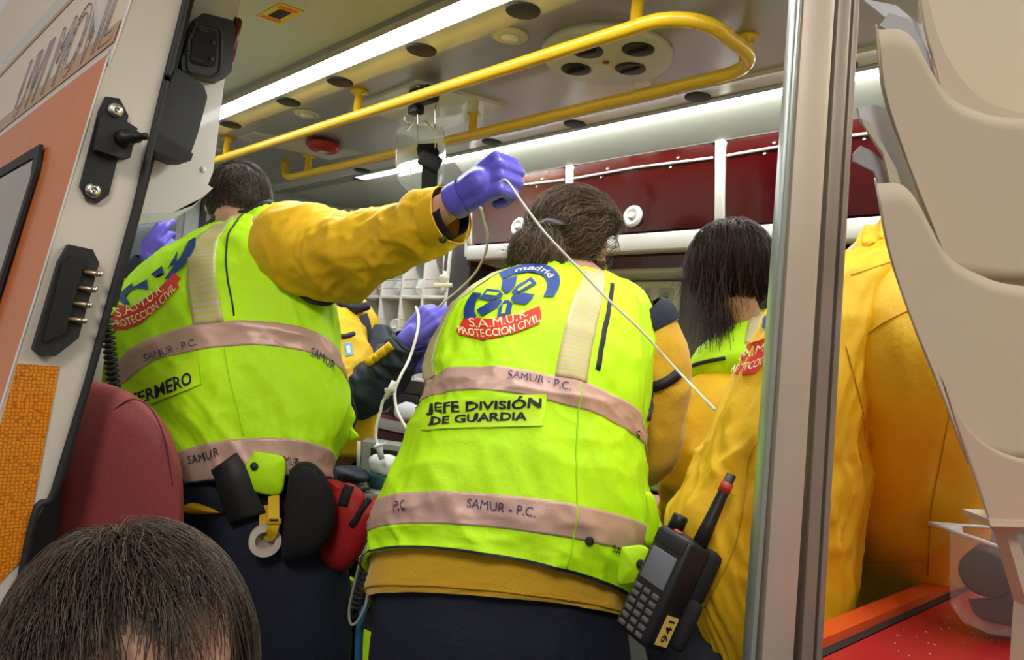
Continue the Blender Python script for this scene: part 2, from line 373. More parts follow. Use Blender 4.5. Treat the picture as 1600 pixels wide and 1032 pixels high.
def sleeve(name, pts, material, parent, amp=.004, seed=3, n=60, nt=48, kv=9.0, p0=None):
    """pts: (centre, radius) list -> wrinkled sleeve, open ends"""
    P = spline([q[0] for q in pts], n); rr = spline([(q[1], 0, 0) for q in pts], n)[:, 0]; T, A, B = frames(P)
    th = np.arange(nt) * 2 * math.pi / nt; g = np.random.default_rng(seed); v = np.linspace(0, 1, n)[:, None]; D = 0
    sd = seed * 3.7; vv = v + 0 * th[None]; tt = th[None] + 0 * v
    q = lambda a, b, tw, o: np.stack([np.cos(tt + tw * vv) * a + sd + o, np.sin(tt + tw * vv) * a + o, vv * b + sd], -1)
    D = 1.1 * ridge(q(.9, kv * .55, 2, 0)) + .7 * ridge(q(1.6, kv * 1.1, -3, 4)) + .35 * ridge(q(3.2, kv * 2, 2, 8)) + .15 * (2 * vn(q(8, kv * 5, 0, 2)) - 1)
    rad = rr[:, None] + amp * D * np.sin(np.clip(v, 0.0, .97) * math.pi) ** .5
    V = P[:, None] + rad[..., None] * (np.cos(th)[None, :, None] * A[:, None] + np.sin(th)[None, :, None] * B[:, None])
    V = V.reshape(-1, 3); f = grid_faces(n, nt, True)
    o = mk(name, (V, f), material, parent); sm = o.modifiers.new('thickness', 'SOLIDIFY'); sm.thickness = .003; sm.offset = -1
    return o, BVHTree.FromPolygons([Vector(q) for q in V], f), P, rr
def hair(name, parent, C, ax, rad, n, length, comb, cols, scalp, lift=.012, seg=9, w=.0007, grav=.25, seed=1, curl=.0, mat_=None, capmesh=True, skull=True, ncl=60):
    """strands rooted on the scalp, combed along the skull and falling free"""
    g = np.random.default_rng(seed); A = np.array(ax); rad = np.array(rad); C = np.array(C) + (ax[2] * .020 - ax[1] * .012 if skull else 0)
    d = g.normal(size=(n * 5, 3)); d /= np.linalg.norm(d, axis=1)[:, None]; d = d[scalp(d)][:n]; n = len(d)
    p = d * rad * 1.0; ln = length(d) * g.uniform(.7, 1.1, n); path = [p.copy()]; gl = A @ np.array([0, 0, -1.]); jit = g.normal(size=(n, 3)) * .16; ph = g.uniform(0, 6.28, (n, 1)) * .12
    lf = lift * g.uniform(.25, 1.1, (n, 1))
    cl = g.normal(size=(ncl, 3)); cl /= np.linalg.norm(cl, axis=1)[:, None]; idx = np.argmax(d @ cl.T, axis=1); cj = g.normal(size=(ncl, 3))[idx] * .22; ph = ph + g.uniform(0, 6.28, ncl)[idx][:, None]
    for k in range(seg - 1):
        q = p / rad; nn = q / rad; nn /= np.linalg.norm(nn, axis=1)[:, None]; c = comb(q / np.linalg.norm(q, axis=1)[:, None])
        c = c + jit + cj + gl * grav * (k + 1) / seg * 2 + curl * np.stack([np.sin(ph[:, 0] + k * 1.3), np.cos(ph[:, 0] + k * 1.7), np.sin(ph[:, 0] * 2 + k)], 1)
        ins = np.linalg.norm(q, axis=1)[:, None] < 1.12 + lift / rad.mean()
        t = c - nn * np.sum(c * nn, 1)[:, None] * np.where(ins, 1.0, .0); t /= np.linalg.norm(t, axis=1)[:, None] + 1e-9
        p = p + t * (ln / (seg - 1))[:, None]; q = np.linalg.norm(p / rad, axis=1)[:, None]
        mn = 1 + lf / rad.mean() * min(1, (k + 1) / 2.5); p = np.where(q < mn, p / q * mn, p); path.append(p.copy())
    X = np.stack(path, 1); T = np.gradient(X, axis=1); T /= np.linalg.norm(T, axis=2)[..., None] + 1e-9
    N = X / np.linalg.norm(X, axis=2)[..., None]; Bn = np.cross(T, N); Bn /= np.linalg.norm(Bn, axis=2)[..., None] + 1e-9; N2 = np.cross(Bn, T)
    wd = (w * np.linspace(1, .45, seg))[None, :, None]; V = np.stack([X + Bn * wd, X - Bn * wd, X + N2 * wd], 2)
    V = np.array(C) + V.reshape(-1, 3) @ A
    base = (np.arange(n) * seg * 3)[:, None, None]; kk = (np.arange(seg - 1) * 3)[None, :, None]; Q = []
    for a, b in ((0, 2), (2, 1), (1, 0)): Q.append(np.concatenate([base + kk + a, base + kk + b, base + kk + 3 + b, base + kk + 3 + a], 2))
    f = np.concatenate(Q, 1).reshape(-1, 4); org = ORG[parent]
    me = bpy.data.meshes.new(name); nv = len(V); me.vertices.add(nv); me.vertices.foreach_set('co', (V - org).ravel())
    me.loops.add(len(f) * 4); me.loops.foreach_set('vertex_index', f.ravel().astype(np.int32)); me.polygons.add(len(f)); me.polygons.foreach_set('loop_start', np.arange(len(f), dtype=np.int32) * 4)
    me.update(calc_edges=True); me.polygons.foreach_set('use_smooth', [True] * len(f))
    cs = np.array(cols)[g.integers(0, len(cols), n)] * g.uniform(.7, 1.25, (n, 1)); cc = np.concatenate([np.repeat(cs, seg * 3, 0), np.ones((n * seg * 3, 1))], 1)
    at_ = me.color_attributes.new('hcol', 'FLOAT_COLOR', 'POINT'); at_.data.foreach_set('color', cc.ravel())
    me.materials.append(mat_ or m_hbrown); o = bpy.data.objects.new(name, me); COL.objects.link(o); o.parent = parent; ORG[o] = org
    if capmesh:
        u = np.linspace(0.02, math.pi - .02, 28); th = np.arange(40) * 2 * math.pi / 40
        D = np.stack([np.sin(u)[:, None] * np.cos(th)[None], np.sin(u)[:, None] * np.sin(th)[None], np.cos(u)[:, None] * np.ones(40)[None]], 2).reshape(-1, 3)
        ok = scalp(D); ff = [q for q in grid_faces(28, 40, True) if all(ok[i] for i in q)]
        used = sorted({i for q in ff for i in q}); mp = {i: k for k, i in enumerate(used)}
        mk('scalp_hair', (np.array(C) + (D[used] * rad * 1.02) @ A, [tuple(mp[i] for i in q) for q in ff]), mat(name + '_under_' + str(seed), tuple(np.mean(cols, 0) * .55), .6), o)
    return o

# ================================================================ the setting: the inside of the ambulance
def st(name, vf, material, parent=None, label=None, smooth=False):
    o = mk(name, vf, material, parent, smooth)
    if parent is None: tag(o, label, name.split('_')[0], None, 'structure')
    return o
XR, XF, YN, YF, H = -3.95, 0.30, 0.56, 2.42, 1.90
st('ground', bb(-9, 7, -8, 9, -.72, -.70), mat('asphalt', (.06, .06, .06), .85, bump=.5, bscale=120, var=.3, vscale=40), None, 'dark asphalt ground outside the vehicle')
st('floor', bb(XR, XF, YN - .08, YF, -.05, 0), m_pewter, None, 'dark vinyl floor of the ambulance')
m_rearw = mat('rear_wall_lining', (.45, .50, .50), .35)
wl = st('wall_left', bb(XR - .05, XR, YN, YF + .05, -.05, 2.05), m_rearw, None, 'pale grey rear door lining of the ambulance')
for y0 in (.75, 1.55):
    st('door_panel', bb(XR, XR + .02, y0, y0 + .7, .15, 1.25, .008), m_lgrey, wl)
    st('window_frame', bb(XR, XR + .025, y0 + .05, y0 + .65, 1.32, 1.72, .01), m_grey, wl)
    st('window_pane', bb(XR + .018, XR + .03, y0 + .09, y0 + .61, 1.36, 1.68), mat('dark_glass', (.10, .13, .14), .1), wl)
st('door_seam', bb(XR, XR + .015, 1.48, 1.51, 0, 1.85), m_blk, wl)
st('wall_back', bb(XR, XF, YF, YF + .05, -.05, 2.05), mat('side_wall_lining', (.34, .35, .34), .35), None, 'grey inner side wall behind the red cabinets')
st('wall_right', bb(XF, XF + .05, YN, YF + .05, -.05, 2.05), m_lining, None, 'white partition towards the cab')
st('wall_front', bb(XR, -2.0, YN - .05, YN, -.70, 2.05), m_white, None, 'white side wall behind the open sliding door')

# ceiling: the white sides, light channels and the brushed metal middle
ceil = st('ceiling', bb(XR, XF + .05, YN - .1, YF + .05, H + .03, H + .08), m_lining, None, 'ambulance ceiling with white sides and a brushed metal middle')
def slab(name, y0, y1, z0, z1, m, x0=XR, x1=XF): return st(name, bb(x0, x1, y0, y1, z0, z1), m, ceil)
slab('side_lining', YN - .1, 1.015, H, H + .03, mat('olive_white_lining', (.52, .56, .40), .18, coat=.5))
slab('channel_lip', 1.015, 1.04, H - .018, H + .03, m_grey)
slab('hole_strip', 1.115, 1.205, H - .012, H + .03, m_lining)
slab('metal_lining', 1.205, 1.80, H, H + .03, m_steel)
slab('hole_strip', 1.80, 1.875, H - .012, H + .03, m_lining)
slab('channel_lip', 1.875, 1.90, H - .016, H + .03, m_grey)
slab('coving', 1.968, YF, H - .005, H + .03, m_lining)
for k, x in enumerate((-2.9, -2.42, -2.08, -1.655, -1.26, -.8)):
    mk('round_cap', lathe((x, 1.165, H - .011), (0, 0, -1), [(.042, 0), (.042, .004), (.038, .006), (.0, .006)], 24), m_rub, ceil)
for x in (-3.0, -2.55, -2.1, -1.68, -1.2, -.78, -.4):
    mk('round_cap', lathe((x, 1.845, H - .011), (0, 0, -1), [(.038, 0), (.038, .004), (.034, .006), (.0, .006)], 24), m_rub, ceil)
# two luminous strips
def light_strip(y0, y1, x0, x1, label, zz=.012):
    t = empty('light_strip', ((x0 + x1) / 2, (y0 + y1) / 2, H - .02), label, 'light', 'long ceiling light strips')
    mk('diffuser', bb(x0, x1, y0, y1, H - zz, H + .004, .003), m_led, t)
    mk('housing', bb(x0 - .02, x1 + .02, y0 - .004, y1 + .004, H + .003, H + .029), m_grey, t)
    mk('end_cap', bb(x0 - .03, x0, y0 - .004, y1 + .004, H - .016, H + .02, .003), m_blk, t); return t
light_strip(1.045, 1.110, -3.6, XF, 'long white light strip over the nurse, beside the yellow warning sticker', .006)
light_strip(1.905, 1.962, -3.16, XF, 'long white light strip above the red cabinets', .012)

# the yellow grab rail: one bent pipe on posts
rz = H - .085
def rp(px, py): return on(2, px, py, rz)
rail = empty('grab_rail', (-1.8, 1.55, rz), 'yellow painted ceiling grab rail bent into a long loop on short posts', 'rail')
yA = rp(1000, 40)[1]; yB = rp(1100, 125)[1]; xe = rp(1180, 90)[0]; xs = -3.25; rr_ = .11
arc = lambda cx, cy, a0, a1: [(cx + rr_ * math.cos(a), cy + rr_ * math.sin(a), rz) for a in np.linspace(a0, a1, 7)]
path = [(xs - .9, yA, rz), (-2.4, yA, rz), (-1.6, yA, rz)] + arc(xe - rr_, yA + rr_, -math.pi / 2, 0) + arc(xe - rr_, yB - rr_, 0, math.pi / 2) + [(-1.9, yB, rz), (-2.6, yB, rz), (xs + .05, yB, rz), (xs, yB, rz + .012), (xs - .02, yB, rz + .04), (xs - .02, yB, rz + .085)]
mk('pipe', tube(path, .0165, 14), m_rail, rail)
for x, y in ((-3.15, yA), (-2.12, yA), (rp(990, 40)[0], yA), (-3.05, yB), (-1.92, yB), (rp(1140, 95)[0], yB)):
    mk('post', lathe((x, y, rz), (0, 0, 1), [(.014, 0), (.014, .07), (.030, .075), (.030, .085), (0, .085)], 16), m_rail, rail)
    for s in (-1, 1): mk('bolt', lathe((x + s * .022, y, rz + .073), (0, 0, -1), [(.005, 0), (.005, .005), (0, .007)], 8), m_chrome, rail)

# things on the ceiling
def disc(name, c, prof, m, parent=None): return mk(name, lathe(c, (0, 0, -1), prof, 36), m, parent)
m_cr = mat('ivory_plastic', (.60, .60, .46), .35)
p = on(2, 948, 82, H); v = empty('ceiling_ventilator', p, 'round ivory ceiling ventilator disc with black round outlets', 'ventilator')
disc('disc', p, [(.175, -.0), (.175, .012), (.168, .022), (0, .022)], m_cr, v)
for q in ((900, 108), (997, 77), (985, 107), (918, 80)):
    c = on(2, *q, H - .022); disc('outlet', c, [(.042, -.002), (.042, .002), (.036, .003), (0, .003)], m_blk, v)
    mk('louvre', bb(c[0] - .03, c[0] + .03, c[1] - .003, c[1] + .003, H - .030, H - .024), m_blk2, v)
c = on(2, 947, 97, H - .022); disc('indicator', c, [(.009, -.001), (.009, .003), (0, .004)], mat('brown_lens', (.30, .08, .02), .3), v)
for nm, q, lb in (('a', (797, 54), 'round ivory ceiling spotlight between ventilator and hole strip'), ('b', (480, 177), 'round ivory ceiling spotlight above the yellow rail near the infusion plate'), ('c', (1005, 126), 'round ivory ceiling spotlight beside ventilator rim'), ('d', (336, 232), 'small round ceiling spotlight near the rail start')):
    p = on(2, *q, H); t = empty('ceiling_spotlight', p, lb, 'light', 'round ceiling spotlights')
    disc('bezel', p, [(.048, 0), (.048, .005), (.040, .010), (.028, .008), (0, .008)], m_cr, t)
    disc('lens', p - UP * .008, [(.026, 0), (.022, .004), (0, .005)], mat('frosted_lens', (.8, .8, .72), .15), t)
p = on(2, 437, 21, H); t = empty('warning_sticker', p, 'square yellow warning sticker with a dark symbol on white ceiling', 'sticker')
e1, e2 = on(2, 437, 4, H) - p, on(2, 475, 17, H) - p
mk('sheet', prism([p + e1, p + e2, p - e1, p - e2], (0, 0, -.002)), mat('sticker_yellow', (.80, .58, .02), .4), t, False)
s_ = .5; mk('symbol', prism([p + e1 * s_ - UP * .002, p + e2 * s_ - UP * .002, p - e1 * s_ - UP * .002, p - e2 * s_ - UP * .002], (0, 0, -.0006)), m_rub, t, False)
for sg in (-1, 1):
    q = p + (e1 + e2) * .36 * sg - UP * .0022; d1, d2 = _n(e1 - e2), _n(e1 + e2)
    for k in (-1, 0, 1): mk('print_line', box(q + d2 * .007 * k, (.05, .003, .0008), [d1, d2, UP]), m_red, t, False)
# red side marker lamp on the door post
t = empty('marker_lamp', on(0, 362, 105, -1.80), 'slim dark red marker lamp on upper door post', 'lamp')
mk('lens', prism(rounded([on(0, *q, -1.80) for q in ((368, 28), (376, 34), (362, 100), (351, 108))], .2), (.012, 0, 0)), mat('dark_red_lens', (.14, .01, .015), .25), t)
mk('rim', prism(rounded([on(0, *q, -1.80) for q in ((366, 24), (379, 31), (364, 104), (348, 112))], .2), (-.01, 0, 0)), m_white, t)

# hatch plate, infusion hooks, strap and infusion bag
p = on(2, 680, 160, H - .01); t = empty('ceiling_plate', p, 'square white ceiling plate holding the infusion hooks', 'plate')
q4 = [on(2, *q, H - .012) for q in ((545, 170), (652, 130), (792, 168), (690, 205))]; mk('plate', prism(q4, (0, 0, .012)), m_lining, t, False)
mk('bracket', box(on(2, 662, 150, H - .035), (.10, .055, .045), None, .008), m_blk, t)
mk('latch', box(on(2, 650, 172, H - .06), (.05, .035, .03), None, .006), m_blk, t)
hz = H - .07
for (a, b) in (((653, 176), (652, 230)), ((680, 172), (680, 232))):
    A0 = on(2, *a, hz); d = np.linalg.norm(A0 - CAM) / np.linalg.norm(ray(*a)); B0 = at(*b, d); mk('hook_wire', tube([A0 + UP * .03, A0, (A0 + B0) / 2, B0], .0022, 6), m_chrome, t)
for a in ((640, 184), (685, 190)):
    A0 = on(2, *a, hz); th = np.linspace(0, 6.0, 16); mk('key_ring', tube([A0 + RIGHT * .016 * math.cos(k) + UP * .018 * math.sin(k) for k in th], .0016, 6), m_chrome, t)
for c in q4: mk('screw', lathe(c * .9 + p * .1 - UP * .004, (0, 0, -1), [(.006, 0), (.006, .002), (0, .003)], 8), m_chrome, t)
D0 = 2.50
def pbag(u, v, th): return at(657 + u, 250 + v, D0 + th)
rows = []
for v, hw in ((-53, 30), (-50, 35), (-40, 38), (-20, 39), (0, 39), (20, 38), (36, 34), (46, 24), (52, 10)):
    tk = .03 * min(1, (53 - abs(v)) / 25 + .12); rows.append([pbag(hw * np.sign(math.cos(a)) * abs(math.cos(a)) ** .7, v, tk * math.sin(a)) for a in np.linspace(0, 2 * math.pi, 24, endpoint=False)])
V = np.array(rows).reshape(-1, 3); t = empty('infusion_bag', at(657, 302, D0), 'clear plastic infusion bag hanging from the ceiling hooks', 'infusion bag')
mk('pouch', (V, grid_faces(9, 24, True) + [tuple(range(24)), tuple(8 * 24 + i for i in range(24))[::-1]]), mat('clear_film', (.86, .92, .88), .12, trans=.75, ior=1.12, alpha=.75), t)
mk('hanger', tube([pbag(-20, -45, -.01), pbag(-8, -60, 0), pbag(8, -60, 0), pbag(20, -45, -.01)], .004, 8), m_tube, t)
mk('port', tube([pbag(-4, 50, 0), pbag(-4, 64, 0)], .006, 10), m_lgrey, t)
flat_text('volume_print', '10', pbag(-17, 25, -.034), at(30, 0, D0) - at(14, 5, D0), at(0, -14, D0) - at(0, 0, D0), m_paper, t)
t = empty('hanging_strap', at(668, 300, 2.44), 'black webbing strap knotted below the ceiling hooks', 'strap')
def ribbon(P, w, nrm, th=.003):
    P = np.array(P); T = np.gradient(P, axis=0); T /= np.linalg.norm(T, axis=1)[:, None]; s = np.cross(T, nrm); s /= np.linalg.norm(s, axis=1)[:, None]; N = np.cross(s, T)
    w = np.full(len(P), w) if np.isscalar(w) else np.array(w); V = np.stack([P + s * w[:, None] + N * th, P - s * w[:, None] + N * th, P - s * w[:, None] - N * th, P + s * w[:, None] - N * th], 1).reshape(-1, 3)
    return V, grid_faces(len(P), 4, True) + [(3, 2, 1, 0), tuple((len(P) - 1) * 4 + i for i in range(4))]
mk('webbing', ribbon(spline([at(667, 225, 2.44), at(668, 238, 2.435), at(676, 252, 2.42), at(672, 262, 2.42), at(671, 290, 2.44), at(670, 330, 2.46)], 24), np.r_[np.full(8, .034), np.full(16, .026)], FWD), m_blk2, t, True, None, 40)
mk('knot', box(at(672, 252, 2.415), (.075, .02, .05), [RIGHT * .9 - UPV * .43, FWD, UPV * .9 + RIGHT * .43], .009), m_blk2, t)
# red alarm disc on its plate
p = on(2, 506, 225, H - .012); t = empty('alarm_disc', p, 'red round alarm fitting on white ceiling plate', 'alarm')
mk('plate', prism([on(2, *q, H - .010) for q in ((372, 217), (395, 209), (565, 240), (515, 250))], (0, 0, .01)), m_lining, t, False)
disc('dome', p, [(.072, 0), (.072, .012), (.055, .03), (0, .034)], mat('alarm_red', (.34, .02, .02), .3), t)
mk('label', box(p - UP * .036, (.05, .035, .002)), m_lgrey, t, False)

# ================================================================ overhead cabinet on the far wall
cx = [-2.47, -1.885, -1.245, -.62, -.02]
yb, yt, zb, zt = 2.10, 2.06, 1.545, 1.825
Fc = lambda x, s, o=0: np.array([x, yb + (yt - yb) * s - o, zb + (zt - zb) * s])
cab = empty('overhead_cabinet', (-1.2, 2.2, 1.40), 'white overhead wall cabinet with red translucent doors along the far wall', 'cabinet')
mk('carcass', join(bb(cx[0], XF, 2.40, 2.42, 1.45, 1.87), bb(cx[0], cx[0] + .02, 2.10, 2.41, 1.46, 1.85), bb(cx[0], XF, 2.14, 2.41, 1.845, 1.87)), m_redin, cab, False)
def pr(a, b, s0, s1, th, o=0):     # a bar on the sloping cabinet front
    V = [Fc(a, s0, o), Fc(b, s0, o), Fc(b, s1, o), Fc(a, s1, o)]; return prism(V, (0, th, 0))
mk('top_rail', join(pr(cx[0], XF, .99, 1.12, .03), prism([(cx[0], 1.967, H - .006), (XF, 1.967, H - .006), (XF, 2.062, 1.822), (cx[0], 2.062, 1.822)], (0, .02, .008))), mat('coving_grey', (.27, .28, .235), .5), cab, False)
mk('bottom_rail', box((-1.085, 2.112, 1.513), (2.77, .055, .066), None, .008), m_white, cab)
for x in cx: mk('divider', box((Fc(x, .5)[0] + .008, yb - .012 - .008, (zb + zt) / 2), (.034, .03, .275), [(1, 0, 0), _n((0, 1, -.14)), _n((0, .14, -1)) * -1], .005), m_white, cab)
for i in range(4):
    a, b = cx[i] + .03, cx[i + 1] - .012
    if a > XF: continue
    pts = rounded([Fc(a, .03, .008), Fc(b, .03, .008), Fc(b, .97, .008), Fc(a, .97, .008)], .06); d = mk('door', prism(pts, (0, .008, 0)), m_redac, cab, True, None, 30)
    pm = (a + b) / 2; c = Fc(pm - .02 if i else pm + .02, .22, .01)
    k = mk('pull_ring', lathe(c, (0, -1, .1), [(.040, 0), (.040, .006), (.034, .012), (.024, .012), (.020, .005), (0, .005)], 28), m_white, d)
    mk('pull_button', lathe(c + np.array([0, -.006, 0]), (0, -1, .1), [(.014, 0), (.014, .008), (0, .009)], 16), m_lgrey, d)
    s = mk('light_seam', tube([Fc(a + .005, .80, .012), Fc((a + b) / 2, .82, .012), Fc(b - .005, .80, .012)], .0045, 8), mat('seam_white', (.75, .72, .85), .3), d)
    for f_ in (.25, .75):
        for dz in (-.05, .05): mk('screw', lathe(Fc(a + (b - a) * f_ + dz * .3, .81 + dz, .010), (0, -1, 0), [(.005, 0), (.005, .004), (0, .005)], 8), m_chrome, d)
    mk('stored_item', box((pm + .05, 2.24, 1.62), (.26, .14, .12), None, .03), mat('dim_grey_box', (.25, .2, .2), .6), cab)
    mk('stored_item', lathe((pm + .21, 2.2, 1.56), (0, 0, 1), [(.03, 0), (.03, .10), (.02, .13), (0, .13)], 16), m_paper, cab)
# sloping underside with the lower flaps
mk('underside_frame', join(bb(cx[0] + .14, XF, 2.13, 2.26, 1.522, 1.535), bb(cx[0] + .14, XF, 2.245, 2.26, 1.505, 1.535)), m_lining, cab, False)
for i in range(4):
    a, b = cx[i] + (.18 if i == 0 else .03), cx[i + 1] - .02
    mk('lower_flap', prism(rounded([(a + (.05 if i == 0 else 0), 2.245, 1.447), (b, 2.245, 1.447), (b, 2.235, 1.512), (a, 2.235, 1.512)], .08), (0, .008, 0)), m_redac, cab, True, None, 30)
    mk('flap_divider', bb(b, b + .05, 2.232, 2.25, 1.44, 1.52, .004), m_lining, cab)
mk('end_cheek', prism([(cx[0], 2.09, 1.50), (cx[0], 2.06, 1.85), (cx[0], 2.41, 1.85), (cx[0] + .1, 2.41, 1.45), (cx[0] + .02, 2.14, 1.485)], (-.018, 0, 0)), m_white, cab, False)
mk('lower_rail', bb(cx[0] + .2, XF, 2.225, 2.42, 1.425, 1.447, .006), m_white, cab)
# socket panel
t = empty('socket_panel', (-1.45, 2.41, 1.15), 'white wall panel with two square power sockets under overhead cabinet', 'socket')
c = on(1, 1018, 462, 2.39); mk('plate', bb(c[0] - .17, c[0] + .13, 2.38, 2.43, c[2] - .095, c[2] + .055, .006), mat('bright_white', (.88, .88, .85), .35), t)
for q in ((1005, 465), (1041, 465)):
    c = on(1, *q, 2.38); s = mk('socket', bb(c[0] - .032, c[0] + .032, 2.372, 2.385, c[2] - .036, c[2] + .036, .004), m_lining, t)
    mk('socket_well', lathe((c[0], 2.371, c[2]), (0, -1, 0), [(.019, 0), (.019, .001), (0, .001)], 20), m_lgrey, s)
    for k in (-1, 1): mk('socket_hole', lathe((c[0] + k * .007, 2.369, c[2]), (0, -1, 0), [(.003, 0), (.003, .001), (0, .001)], 8), m_blk, s)
# dark column between cabinet and shelf
mk_ = empty('column_unit', (-2.55, 2.3, .6), 'dark grey metal column between white shelf and red cabinet', 'column')
mk('front', bb(-2.62, -2.48, 2.12, 2.42, .60, 1.88, .006), mat('dark_steel', (.12, .12, .125), .35, metal=.6), mk_)
mk('wall_board', bb(-2.5, XF, 2.395, 2.425, .74, 1.42), mat('dark_board', (.16, .16, .17), .4), mk_, False)
mk('ledge', bb(-2.5, XF, 2.30, 2.42, 1.08, 1.11, .004), m_steel, mk_)
# ---------------------------------------------------------------- pigeonhole shelf
sh = empty('pigeonhole_shelf', (-3.1, 2.25, .95), 'white pigeonhole shelf unit with wire retainers on the side wall', 'shelf')
x0, x1, z0, z1 = -3.48, -2.62, .93, 1.60
mk('back_board', bb(x0, x1, 2.40, 2.42, z0, z1), m_lgrey, sh, False)
xs_ = np.linspace(x0, x1, 6); zs_ = (z0, z0 + .195, z0 + .39, z1)
for x in xs_: mk('upright', bb(x - .008, x + .008, 2.11, 2.41, z0, z1, .003), m_white, sh)
for z in zs_: mk('shelf_board', bb(x0 - .005, x1 + .005, 2.112, 2.41, z - .008, z + .008, .003), m_white, sh)
for i in range(5):
    for j in range(3):
        for dz in (.045, .085): mk('retainer_wire', tube([(xs_[i] + .008, 2.118, zs_[j] + dz), (xs_[i + 1] - .008, 2.118, zs_[j] + dz)], .0022, 6), m_chrome, sh)
def crumple(c, sx, sy, sz, seed, n=14):
    g = np.random.default_rng(seed); u = np.linspace(.02, math.pi - .02, n); th = np.arange(18) * 2 * math.pi / 18
    D = np.stack([np.sin(u)[:, None] * np.cos(th)[None], np.sin(u)[:, None] * np.sin(th)[None], np.cos(u)[:, None] * np.ones(18)[None]], 2).reshape(-1, 3)
    k = np.zeros(len(D))
    for i in range(7): k += np.abs(np.sin(D @ g.normal(size=3) * (2 + i) + g.uniform(0, 6))) / (1.5 + i * .6)
    D = np.sign(D) * np.abs(D) ** .8 * (.72 + .16 * k)[:, None]; return np.array(c) + D * np.array((sx, sy, sz)), grid_faces(n, 18, True)
items = [('folded dressing pack', m_paper), ('gauze bundle', mat('gauze', (.78, .80, .78), .9)), ('pink dressing pack', mat('pink_pack', (.62, .42, .36), .6))]
for i in range(5):
    for j in range(3):
        k = (i + 2 * j) % 3; xm = (xs_[i] + xs_[i + 1]) / 2; z = zs_[j] + .008
        if (i, j) == (3, 1):
            o = mk('sharps_box', box((xm, 2.2, z + .05), (.10, .11, .10), None, .008), mat('sharps_yellow', (.85, .72, .01), .4)); tag(o, 'small bright yellow box in the pigeonhole shelf', 'box'); continue
        cv_, cf_ = crumple((xm, 2.24, z + .045), .062, .10, .048, 40 + i * 3 + j); cv_[:, 2] += z - .0008 - cv_[:, 2].min(); o = mk('supply_pack', (cv_, cf_), items[k][1]); tag(o, ['crumpled white dressing pack', 'soft white gauze bundle', 'pinkish dressing pack'][k] + ' in the ' + ('lower', 'middle', 'upper')[j] + ' shelf row, ' + ('fifth', 'fourth', 'third', 'second', 'first')[i] + ' pigeonhole from the dark column', 'pack', ['white packs in the shelf', 'gauze bundles in the shelf', 'pink packs in the shelf'][k])
# ---------------------------------------------------------------- worktop below
ct = empty('base_cabinet', (-2.2, 2.2, 0), 'low side cabinet with dark red drawer fronts and aluminium edge', 'cabinet')
mk('body', bb(XR + .05, -1.05, 2.06, 2.42, .02, .70), mat('cab_grey', (.26, .27, .29), .4), ct, False)
mk('worktop', bb(XR + .05, -1.05, 2.00, 2.42, .70, .735, .004), mat('dark_red_worktop', (.12, .008, .012), .35), ct)
mk('edge_rail', bb(XR + .05, -1.05, 1.985, 2.003, .69, .74, .004), m_chrome, ct)
for k in range(4):
    a = XR + .1 + k * .69; d = mk('drawer', bb(a, a + .67, 2.03, 2.06, .50, .68, .005), mat('dark_red_front', (.13, .008, .012), .35), ct)
    mk('drawer_lock', lathe((a + .36, 2.03, .59), (0, -1, 0), [(.022, 0), (.022, .004), (.012, .008), (0, .008)], 16), m_blk, d)
    mk('lower_door', bb(a, a + .67, 2.04, 2.06, .06, .48, .005), m_grey, ct)
for q, lb, s_, mm in (((590, 610), 'white paper box on worktop below the shelf', (.12, .10, .08), m_paper), ((648, 618), 'dark equipment case on the worktop', (.20, .12, .12), m_blk)):
    c = on(1, *q, 2.18); c[2] = .735 + s_[2] / 2; o = mk('equipment_box', box(c, s_, None, .008), mm); tag(o, lb, 'box')
c = on(1, 660, 600, 2.12); cv_, cf_ = crumple((c[0], 2.055, .775), .08, .045, .045, 5); cv_[:, 2] += .734 - cv_[:, 2].min(); o = mk('crumpled_wrapper', (cv_, cf_), m_paper); tag(o, 'crumpled white wrapper on the worktop', 'wrapper')

# ================================================================ sliding door slid open at the left
XD = -1.60
outer = [on(0, *q, XD) for q in ((268, -230), (183, 65), (171, 82), (105, 300), (60, 450), (25, 560), (-25, 720), (-70, 860))]
inner = [on(0, *q, XD) for q in ((352, -230), (270, 60), (252, 130), (205, 330), (166, 470), (130, 600), (78, 770), (32, 870))]
def low(P): P = list(P); a, b = P[-2], P[-1]; return P + [np.array([XD, b[1] - .02, -.25])]
outer, inner = low(outer), low(inner)
outer[0] = outer[1] + (outer[1] - outer[3]) * 2.6; outer[0][0] = XD; inner[0] = inner[1] + (inner[1] - inner[3]) * 2.6; inner[0][0] = XD
dr = empty('door_1', (XD - .5, .4, -.25), 'open sliding door of the ambulance with orange and cream livery', 'door', None, 'structure')
n = len(outer); V = np.vstack([outer, inner, [q + np.array([-2.6, 0, 0]) for q in outer], [q + np.array([-2.6, 0, 0]) for q in inner]])
mk('edge_face', (np.vstack([outer, inner]), [(i, i + 1, n + i + 1, n + i) for i in range(n - 1)]), m_doorw, dr, False)
mk('inner_face', (V, [(n + i, n + i + 1, 3 * n + i + 1, 3 * n + i) for i in range(n - 1)]), m_white, dr, False)
def skin(i0, i1, m, nm):
    P = outer[i0:i1 + 1]; Q = [q + np.array([-2.6, 0, 0]) for q in P]; k = len(P); return mk(nm, (P + Q, [(i, k + i, k + i + 1, i + 1) for i in range(k - 1)]), m, dr, False)
skin(0, 1, m_doorc, 'upper_skin'); skin(1, 2, m_white, 'pressed_crease'); skin(2, n - 1, m_orefl, 'lower_skin')  # crease is white: its highlight is put into the colour
mk('edge_bead', tube(spline(outer, 24), .0022, 10), m_white, dr)
mk('rubber_seal', ribbon(spline([q + np.array([.004, .006, 0]) for q in inner], 60), .006, (1, 0, 0), .006), m_rub, dr)
